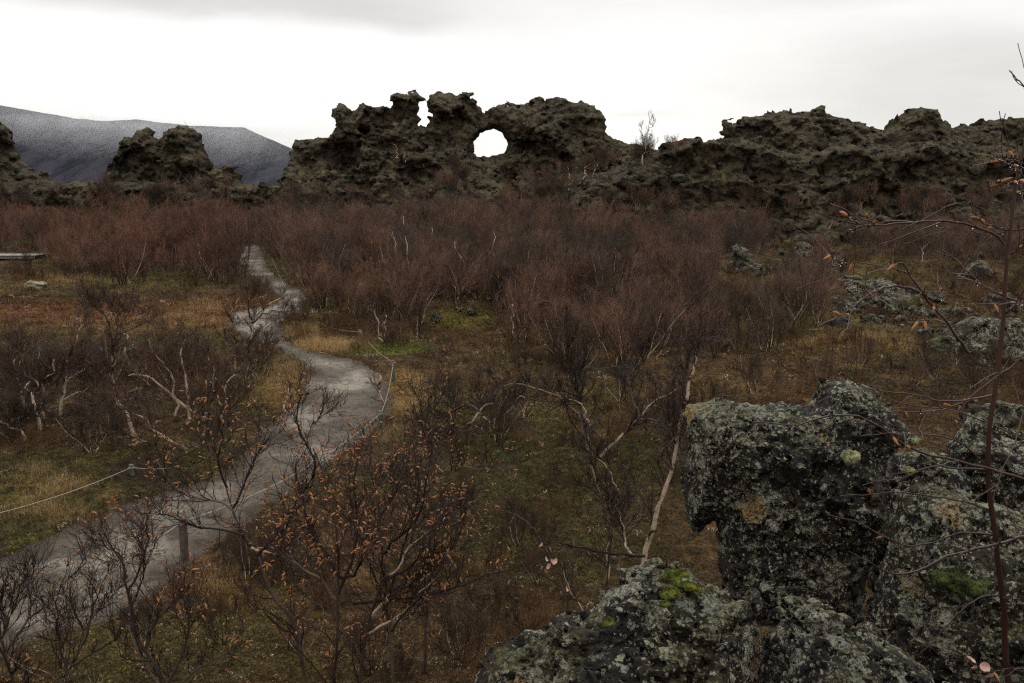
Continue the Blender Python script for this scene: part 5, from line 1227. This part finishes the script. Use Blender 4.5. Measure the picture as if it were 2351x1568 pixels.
    hero('bushy russet catkin shrub between the pair and the rope post', [dict(p=[(900, 1560), (890, 1350), (870, 1180), (850, 1060), (860, 980)], r=.016, base=True, pale=.2), dict(p=[(880, 1400), (930, 1250), (960, 1130), (950, 1020)], r=.013, pale=0), dict(p=[(880, 1380), (830, 1240), (800, 1120), (810, 1030)], r=.013, pale=0), dict(p=[(900, 1450), (990, 1330), (1040, 1230), (1060, 1150)], r=.013, pale=0)], Y=5.6, seed=74, lvl=((20, .2, .55), (8, .08, .24)), catk=400, **K)
    J = dict(tr=.0015, ang=(.3, 1.0), wob=.42, trop=.14, pale=.1, lvl=((17, .14, .45), (8, .06, .2)))
    hero('bare dark shrub rising in front of the path at the lower left', [dict(p=Z5([(1105, 1560), (1050, 1400), (950, 1280), (890, 1150), (870, 1000), (835, 850), (830, 720), (760, 620), (700, 500), (680, 440), (662, 350)]), r=.020, base=True, tip=.2), dict(p=Z5([(840, 800), (790, 660), (690, 590), (670, 540)]), r=.010), dict(p=Z5([(870, 990), (930, 850), (960, 700), (900, 500)]), r=.010), dict(p=Z5([(960, 1290), (1020, 1100), (1120, 1000), (1200, 830)]), r=.012), dict(p=Z5([(850, 900), (960, 640), (960, 430)]), r=.009)], Y=4.6, seed=80, catk=60, **J)
    hero('spindly dark shrub left of the bare one at the lower left', [dict(p=Z5([(400, 1560), (460, 1400), (540, 1250), (560, 1130), (500, 1030), (470, 930), (455, 820), (575, 690)]), r=.016, base=True), dict(p=Z5([(540, 1240), (600, 1050), (660, 880), (720, 720)]), r=.010), dict(p=Z5([(440, 1440), (380, 1200), (380, 1000), (420, 800)]), r=.010), dict(p=Z5([(480, 1380), (640, 1280), (760, 1200), (700, 900)]), r=.010)], Y=4.3, seed=81, catk=40, **J)
    hero('dark shrub at the bottom left corner overlapping the path', [dict(p=Z5([(110, 1560), (60, 1380), (0, 1290), (-60, 1200)]), r=.022, base=True), dict(p=Z5([(60, 1380), (20, 1200), (60, 1060), (120, 900), (180, 790), (250, 760)]), r=.013), dict(p=Z5([(40, 1100), (-10, 960), (-30, 860)]), r=.010), dict(p=Z5([(20, 1330), (140, 1150), (200, 980), (170, 740)]), r=.010)], Y=3.9, seed=82, catk=26, **J)
    hero('leaning bare shrub along the bottom between the corner shrub and the pair', [dict(p=Z5([(1150, 1600), (1050, 1500), (980, 1400), (880, 1180), (860, 1060)]), r=.016, base=True), dict(p=Z5([(1090, 1520), (1240, 1200), (1230, 1000), (1190, 870)]), r=.012), dict(p=Z5([(1150, 1560), (1300, 1400), (1500, 1300), (1650, 1200)]), r=.010)], Y=4.5, seed=83, catk=70, **J)
    hero('thin tangled shrub left of the mossy boulder with a few dead leaves', [dict(p=[(1180, 1600), (1200, 1480), (1188, 1390), (1184, 1300), (1200, 1220)], r=.010, base=True), dict(p=[(1300, 1420), (1285, 1340), (1262, 1280), (1205, 1195), (1128, 1168)], r=.012), dict(p=[(1345, 1410), (1315, 1375), (1300, 1330), (1283, 1290)], r=.007, pale=1.5), dict(p=[(1390, 1345), (1400, 1250), (1402, 1150)], r=.010)], Y=5.3, seed=84, catk=20, **J)
    # --- the young birch at the right edge
    tr = Z8([(1668, 1700), (1665, 1568), (1650, 1400), (1640, 1200), (1618, 1000), (1600, 850), (1580, 700), (1562, 550), (1572, 420), (1582, 300), (1602, 150), (1622, 0)]) + [(2300, 770), (2308, 640), (2312, 575), (2322, 500), (2338, 400), (2360, 300)]
    st = [dict(p=tr, r=.0082, base=False, dy=0, tip=.45, wig=.1)]
    c8 = [[(1800, 600), (1741, 590), (1560, 540), (1400, 500), (1250, 465), (1130, 400), (1030, 330), (940, 290), (830, 285), (700, 320), (600, 335), (440, 315)], [(1850, 450), (1741, 400), (1600, 340), (1480, 290), (1350, 250), (1200, 240), (1080, 200), (960, 150), (880, 95)], [(1850, 840), (1741, 865), (1600, 905), (1480, 935), (1400, 950), (1300, 1000), (1200, 1040), (1120, 1045), (1040, 1010), (960, 970), (890, 930)],
          [(1612, 862), (1500, 850), (1430, 850), (1350, 880), (1280, 900), (1180, 910), (1080, 870), (950, 800), (800, 765)], [(1590, 750), (1500, 710), (1400, 690), (1280, 670), (1150, 655), (1000, 665), (860, 672)], [(1800, -60), (1680, 50), (1560, 140), (1450, 220), (1350, 260), (1200, 270), (1050, 268)], [(1850, 80), (1741, 270), (1700, 400), (1650, 520), (1590, 690)],
          [(1635, 1155), (1560, 1150), (1480, 1190), (1400, 1260), (1300, 1370), (1250, 1420)], [(1560, 530), (1440, 420), (1340, 390), (1240, 380), (1100, 372), (960, 385)], [(1800, 1180), (1700, 1190), (1640, 1160)], [(1560, 545), (1400, 540), (1300, 530), (1150, 590), (1000, 600)], [(1590, 190), (1380, 220), (1180, 180), (1000, 160), (860, 80)], [(1850, 1500), (1700, 1500), (1610, 1510), (1540, 1540)]]
    for i, q in enumerate(c8): st.append(dict(p=Z8(q), r=.0044 if i in (0, 2) else .0027, tip=.35, wig=.2))
    c3 = [[(2242, 960), (2200, 905), (2050, 845), (1900, 822), (1750, 825), (1560, 842), (1400, 838), (1300, 810), (1130, 757)], [(1500, 838), (1460, 805), (1420, 780)], [(1410, 836), (1380, 812), (1350, 792)], [(1480, 845), (1420, 852), (1370, 872)], [(2255, 872), (2190, 852), (2110, 825), (2060, 762), (2040, 725), (1995, 712)], [(2400, 855), (2250, 880), (2190, 888), (2050, 880), (1900, 855), (1830, 828)],
          [(2035, 1568), (1950, 1450), (1830, 1300), (1760, 1210), (1700, 1130), (1665, 1065), (1600, 1055)], [(1690, 1115), (1560, 1080), (1400, 1055), (1340, 1065), (1250, 1082)], [(1340, 1062), (1300, 1040), (1250, 1020)], [(1820, 1262), (1740, 1215), (1650, 1190), (1560, 1200), (1450, 1250), (1330, 1340), (1190, 1415)], [(1520, 1212), (1450, 1212), (1390, 1205)], [(2400, 1310), (2200, 1230), (2110, 1180), (2030, 1110), (1960, 1040), (1880, 980)],
          [(2400, 1275), (2240, 1290), (2100, 1290), (1950, 1265), (1830, 1265)], [(2240, 1345), (2320, 1290), (2400, 1265)], [(2255, 1030), (2290, 990), (2400, 940)], [(2300, 605), (2200, 607), (2150, 605)], [(2400, 585), (2330, 590), (2300, 600)], [(2110, 1180), (2020, 1150), (1960, 1120)], [(2400, 740), (2340, 700), (2325, 480)], [(1900, 1400), (1830, 1380), (1740, 1390), (1660, 1420)], [(2340, 520), (2280, 460), (2250, 470)], [(2330, 545), (2250, 490), (2180, 470)]]
    for i, q in enumerate(c3): st.append(dict(p=Z3(q), r=.0038 if i in (0, 6, 9, 11) else .0023, tip=.35, wig=.2))
    st.append(dict(p=[(2420, 300), (2380, 240), (2350, 200), (2335, 180), (2318, 162)], r=.003, tip=.4, wig=.2))
    young_birch(st)


def young_birch(st):
    rg = np.random.default_rng(900); Y = 2.0; n = 22
    main, P, Rr = [], [], []
    for i, s in enumerate(st):
        q = np.array(s['p'], float); dy = 0 if i == 0 else rg.uniform(-.22, .12)
        k = len(q); W = at(q[:, 0], q[:, 1], Y + dy * np.linspace(0 if i else 0, 1, k)); W = resample(W, n)
        t = unit(np.gradient(W, axis=0)); kink = 0.0022 * rg.normal(size=(n, 3)); kink[0] = 0
        W = W + kink * (0.6 if i else .5); P.append(W); Rr.append(s['r'] * np.linspace(1, s['tip'], n))
    P = np.array(P); Rr = np.array(Rr); o0 = P[0, 0].copy()
    gz = float(T(P[0:1, 0, 0], P[0:1, 0, 1])[0])
    e = empty('birch_sapling', o0); tag(e, 'young red barked birch with long arching twigs at the right edge', 'tree')
    a = Soup(); low = resample(np.array([[o0[0] + .02, o0[1], min(gz, o0[2]) - .12], o0]), n)
    a.tube(np.stack([low, P[0]]) - o0, np.stack([np.full(n, .0088), Rr[0]]), 10); link('trunk', a.mesh('trunk', M_TWIG_RED), e)
    b = Soup(); b.tube(P[1:] - o0, Rr[1:], 6)
    # buds sit on every kink of the twigs
    P2, R2 = sprout(rg, P[1:], Rr[1:], 7, (.008, .016), (.5, 1.0), 3, .1, .1, .8, .0012, .1, 1, .0); b.tube(P2 - o0, np.maximum(R2, .0014), 5)
    P3, R3 = sprout(rg, P[1:], Rr[1:], 2, (.05, .22), (.4, .85), 8, .22, .03, .6, .0009, .2, .98, .2); b.tube(P3 - o0, np.maximum(R3, .0009), 5)
    link('twigs', b.mesh('twigs', M_TWIG_RED), e)
    c = Soup(); sel = [i for i in range(14, len(st) - 1)]
    Pc, Rc = catkins(rg, P[sel], 30, (.020, .028)); c.tube(Pc - o0, Rc * 1.05, 7)
    Pc, Rc = catkins(rg, P[1:14], 8, (.019, .027)); c.tube(Pc - o0, Rc, 7); link('catkins', c.mesh('catkins', M_CATKIN), e)
    # raindrops hanging under the twigs
    N = 34; pi = rg.integers(1, len(P), N); ii = rg.integers(3, n - 1, N); q = P[pi, ii] - np.array([0, 0, 1.]) * (Rr[pi, ii][:, None] + .0014)
    tz = np.linspace(-1, 1, 5); Pd = q[:, None] + np.array([0, 0, 1.]) * (tz * .0019)[None, :, None]; Rd = np.broadcast_to(.0017 * np.sqrt(np.clip(1.02 - tz ** 2, 0, 1)), (N, 5))
    m, g = mat('water_drop'); finish(g, (0.9, 0.92, 0.95, 1), 0.02, None, 0.6, extra={'Transmission Weight': 1.0, 'IOR': 1.33})
    d = Soup(); d.tube(Pd + np.array([1e-5, 0, 0]) * np.arange(5)[None, :, None] - o0, Rd, 6); dd = link('raindrops', d.mesh('raindrops', m), e)


def build_fence():
    def post(px, pb, pt, w, m, lab, name='rope_post', round_=True):
        b = on_ground(np.array(float(px)), np.array(float(pb)), T); top = at(np.array(float(px)), np.array(float(pt)), b[1]); h = top[2] - b[2]; r = w / F_PX * b[1] / 2
        n = 18 if round_ else 4; S = Soup(); zs = np.array([-.25, 0, h * .3, h * .6, h - .012, h, h + .001]); rr = np.array([r, r, r * .98, r, r * .98, r * .85, .001])
        rg = np.random.default_rng(int(px)); P = np.zeros((1, 7, 3)); P[0, :, 2] = zs; P[0, :, 0] = .01 * zs * rg.normal()
        S.tube(P, rr[None], n); e = empty(name, b, .3); tag(e, lab, 'post', None)
        link('shaft', S.mesh('shaft', m, round_), e)
        rp = np.zeros((1, 14, 3)); a = np.linspace(0, 2 * math.pi, 14); rp[0, :, 0] = (r + .004) * np.cos(a); rp[0, :, 1] = (r + .004) * np.sin(a); rp[0, :, 2] = h - .05 + .004 * np.sin(a * 2)
        S2 = Soup(); S2.tube(rp, np.full((1, 14), .006), 6); link('rope_loop', S2.mesh('rope_loop', M_ROPE), e)
        return np.array([b[0], b[1], top[2] - .05])
    p1 = post(425, 1296, 1190, 20, M_WOOD, 'thick square brown wooden post beside the near stretch of path', round_=False)
    p2 = post(875, 990, 943, 11, M_GWOOD, 'green grey rope post, nearest of the three at the path bend')
    p3 = post(904, 880, 827, 9, M_GWOOD, 'green grey rope post on the outside of the path bend, the middle one')
    p4 = post(827, 788, 757, 8, M_GWOOD, 'green grey rope post, farthest of the three at the path bend')
    p5 = post(303, 1090, 1066, 11, M_GWOOD, 'dark low rope post in the heath on the far side of the near path')
    post(568, 558, 500, 3, M_PALEWOOD, 'tall thin weathered pole where the path disappears into the thicket', 'pole'); post(577, 562, 512, 2.4, M_WOOD, 'short dark pole beside the tall weathered one', 'pole')
    p6 = post(672, 716, 692, 8, M_GWOOD, 'small rope post half hidden by shrubs at the upper path bend'); p7 = on_ground(np.array(600.), np.array(610.), T) + [0.6, 0, .45]
    p0 = at(np.array(-90.), np.array(1530.), 6.9); pl0 = at(np.array(-120.), np.array(1205.), p5[1] * .74)
    def rope(pts, sags, lab, r=.0054):
        P = []
        for (a, b), sg in zip(zip(pts[:-1], pts[1:]), sags):
            t = np.linspace(0, 1, 24)[:-1, None]; q = a + (b - a) * t; q[:, 2] -= (4 * sg * t * (1 - t))[:, 0]; P.append(q)
        P = np.vstack(P + [pts[-1][None]]); S = Soup(); S.tube(P[None] - P[0], np.full((1, len(P)), r), 6); tag(link('rope', S.mesh('rope', M_ROPE), None, P[0]), lab, 'rope')
    rope([p0, p1, p2, p3, p4, p6, p7], [.03, .22, .16, .10, .30, .05], 'thin pale rope strung along the right side of the path')
    rope([pl0, p5, p5 + [.5, .25, -0.1]], [.08, .02], 'thin pale rope along the far side of the near path, past the straw tuft')
    # boardwalk far left
    b = on_ground(np.array(80.), np.array(597.), T); e = empty('boardwalk', (b[0], b[1], b[2])); tag(e, 'pale weathered boardwalk seen edge on at the far left', 'boardwalk')
    def box(S, x0, x1, y0, y1, z0, z1):
        V = np.array([(x, y, z) for x in (x0, x1) for y in (y0, y1) for z in (z0, z1)], float); S.add(V, np.array([(0, 1, 3, 2), (4, 6, 7, 5), (0, 4, 5, 1), (2, 3, 7, 6), (0, 2, 6, 4), (1, 5, 7, 3)]))
    S = Soup(); rg = np.random.default_rng(4)
    for i in range(70): box(S, -i * .15 - .14, -i * .15, -.05 + rg.normal() * .01, 1.35, .25 + .004 * rg.normal(), .275)
    link('deck', S.mesh('deck', M_PALEWOOD, False), e)
    for y in (.05, 1.2):
        S = Soup(); box(S, -10.4, -.05, y, y + .08, .08, .238); link('beam', S.mesh('beam', M_PALEWOOD, False), e)


def build_moss():
    def cushion(px, py, w, m, lab, near, seed, flat=.42):
        c = cast(near, px, py)
        if c is None: return
        r = w / F_PX * np.linalg.norm(c[1] - CAM) / 2; rg = np.random.default_rng(seed); nu, nv = 56, 28
        U, Vv = np.meshgrid(np.linspace(0, 2 * math.pi, nu, endpoint=False), np.linspace(0.03, math.pi - .03, nv), indexing='ij'); s = np.stack([np.sin(Vv) * np.cos(U), np.sin(Vv) * np.sin(U), np.cos(Vv) * flat], -1)
        d = 1 + .35 * fbm(s[..., 0] * 1.6 + seed, s[..., 1] * 1.6, s[..., 2] * 1.6, 2, seed) + .10 * fbm(s[..., 0] * 9, s[..., 1] * 9, s[..., 2] * 9, 3, seed)
        V = (s * d[..., None] * r).reshape(-1, 3); i, j = np.meshgrid(np.arange(nu), np.arange(nv - 1), indexing='ij'); i, j = i.ravel(), j.ravel(); i2 = (i + 1) % nu
        Q = np.stack([i * nv + j, i2 * nv + j, i2 * nv + j + 1, i * nv + j + 1], 1)[:, ::-1]
        # fuzz of tiny fronds
        N = 2600; k = rg.integers(0, len(V), N); q = V[k]; dr = unit(q + rg.normal(size=(N, 3)) * r * .4); sd = unit(np.cross(dr, rg.normal(size=(N, 3)))); L = r * .09
        F = np.stack([q - sd * L * .2, q + sd * L * .2, q + dr * L + sd * L * .05, q + dr * L - sd * L * .05], 1).reshape(-1, 3)
        V = np.vstack([V, F]); Q = np.vstack([Q, np.arange(N * 4).reshape(-1, 4) + nu * nv])
        tag(link('moss_cushion', mesh_np('moss_cushion', V, Q, m), None, c[1] + c[2] * r * .12), lab, 'moss')
    B = [o for o in col.objects if o.name.split('.')[0] == 'boulder']; bpy.context.view_layer.update()
    for i, (px, py, w) in enumerate([(1532, 1362, 44), (1552, 1330, 50), (1578, 1342, 36), (1600, 1328, 34), (1540, 1312, 26), (1566, 1318, 28), (1596, 1350, 24), (1524, 1388, 22)]):
        cushion(px, py, w, M_MOSS, ['bright green moss cushion, lowest and longest of the cluster on the sloping boulder', 'rounded bright moss cushion in the middle of the cluster on the sloping boulder'][i] if i < 2 else 'small bright moss cushion in the cluster crowning the sloping boulder', B, 400 + i)
        if i >= 2: col.objects[-1]['group'] = 'small moss cushions on the sloping boulder'
    cushion(1952, 1050, 34, M_MOSSP, 'pale green moss ball on the face of the largest boulder', B, 420, .8)
    cushion(2092, 1010, 24, M_MOSSP, 'pale moss pad at the right corner of the largest boulder', B, 421, .8); cushion(2088, 1082, 28, M_MOSSP, 'small pale moss pad above the dark cleft', B, 422, .5)
    cushion(1400, 1430, 30, M_MOSS, 'ragged yellow green moss tuft on the left of the sloping boulder', B, 423, .6); cushion(2210, 1330, 100, M_MOSSD, 'dark green moss mat on the boulder behind the young birch', B, 424, .3)
    # dead leaves caught at the lower right and on the shrub
    rg = np.random.default_rng(6)
    def leaf(p, s, lab, gr=None):
        U, W = np.meshgrid(np.linspace(-1, 1, 7), np.linspace(0, 1, 9), indexing='ij'); w = np.sin(W * math.pi) ** .7 * .36; V = np.stack([U * w, W - .5, .35 * (U * w) ** 2 * 3 + .22 * (W - .5) ** 2 + .03 * rg.normal(size=U.shape)], -1).reshape(-1, 3) * s
        Q = np.array([(i * 9 + j, (i + 1) * 9 + j, (i + 1) * 9 + j + 1, i * 9 + j + 1) for i in range(6) for j in range(8)]); o = link('dead_leaf', mesh_np('dead_leaf', V, Q, M_LEAF), None, p); o.rotation_euler = tuple(rg.uniform(-1.2, 1.2, 3)); tag(o, lab, 'leaf', gr)
    for a, b, y, s in [(2262, 1532, 1.9, .034), (2270, 1555, 1.9, .038), (2228, 1515, 1.95, .028), (2236, 1535, 1.95, .03)]: leaf(at(np.array(float(a)), np.array(float(b)), y), s, 'curled pinkish dead leaf on the young birch near the bottom right corner', 'dead leaves at the bottom right')
    for a, b in [(1253, 1283), (1260, 1300), (1268, 1290), (1244, 1305), (1276, 1288), (1242, 1252), (1300, 1352), (1287, 1362), (1185, 1375), (1238, 1298)]: leaf(at(np.array(float(a)), np.array(float(b)), 4.6 + rg.normal() * .05), .045, 'pale pink dead leaf on the tangled shrub left of the mossy boulder', 'dead leaves on the tangled shrub')


def build_low_scrub():
    rg = np.random.default_rng(55)
    tp = []
    for i in range(4):
        a, b = shrub_template(700 + i, 0.55, 9, (.2, 1.1), (6, 5), (.08, .2), r=(.003, .006), pale=0, tr=.0018)
        va, qa = mesh_arrays(a); vb, qb = mesh_arrays(b); tp.append((np.vstack([va, vb]), np.vstack([qa, qb + len(va)]), np.zeros(len(qa) + len(qb))))
    N = 1900; x, y = scatter_pts(N, 4.6, 60, rg, 0.8); sd = path_sd(x, y); k = (sd < -.3) & ~((x > 0.2) & (y < 5.0)) & (fbm(x / 2.2, y / 2.2, 0, 2, 12) > -.02)
    pz, _ = to_px(np.stack([x, y, T0(x, y)], -1)); k &= ~((pz[:, 0] < 560) & (pz[:, 1] > 660) & (pz[:, 1] < 800)) & ~((pz[:, 0] < 260) & (pz[:, 1] > 1060))
    x, y, sd = x[k], y[k], sd[k]; N = len(x); s = rg.uniform(.45, 1.25, N) * np.clip(y / 20, .7, 1.6)
    gn_scatter('low_scrub', tp, [M_TWIG_LOW], np.stack([x, y, T(x, y, sd)], 1), np.stack([rg.normal(0, .1, N), rg.normal(0, .1, N), rg.uniform(0, 6.28, N)], 1), np.stack([s, s, s], 1), rg.integers(0, 4, N).astype(float), {})
    V, Q = blades(rg, 150, .42, (.05, .95), .0028, 6, .10)
    for a, b, s, lab in [(130, 1120, 1.0, 'bright straw coloured grass tuft beside the far rope'), (105, 1168, .55, 'small straw tuft in front of the bright one, by the rope')]:
        p = on_ground(np.array(float(a)), np.array(float(b)), T); o = link('grass_tuft', mesh_np('grass_tuft', V, Q, M_STRAW), None, p); o.scale = (s * 1.2, s * 1.2, s); tag(o, lab, 'grass')


build_ground(); build_path(); build_mountain()
build_ridges(); build_foreground_rocks()
build_cover(); TPL, TMP = build_thicket()
build_field_rocks(); build_rubble(); build_trees(); build_fence(); build_moss(); build_low_scrub()
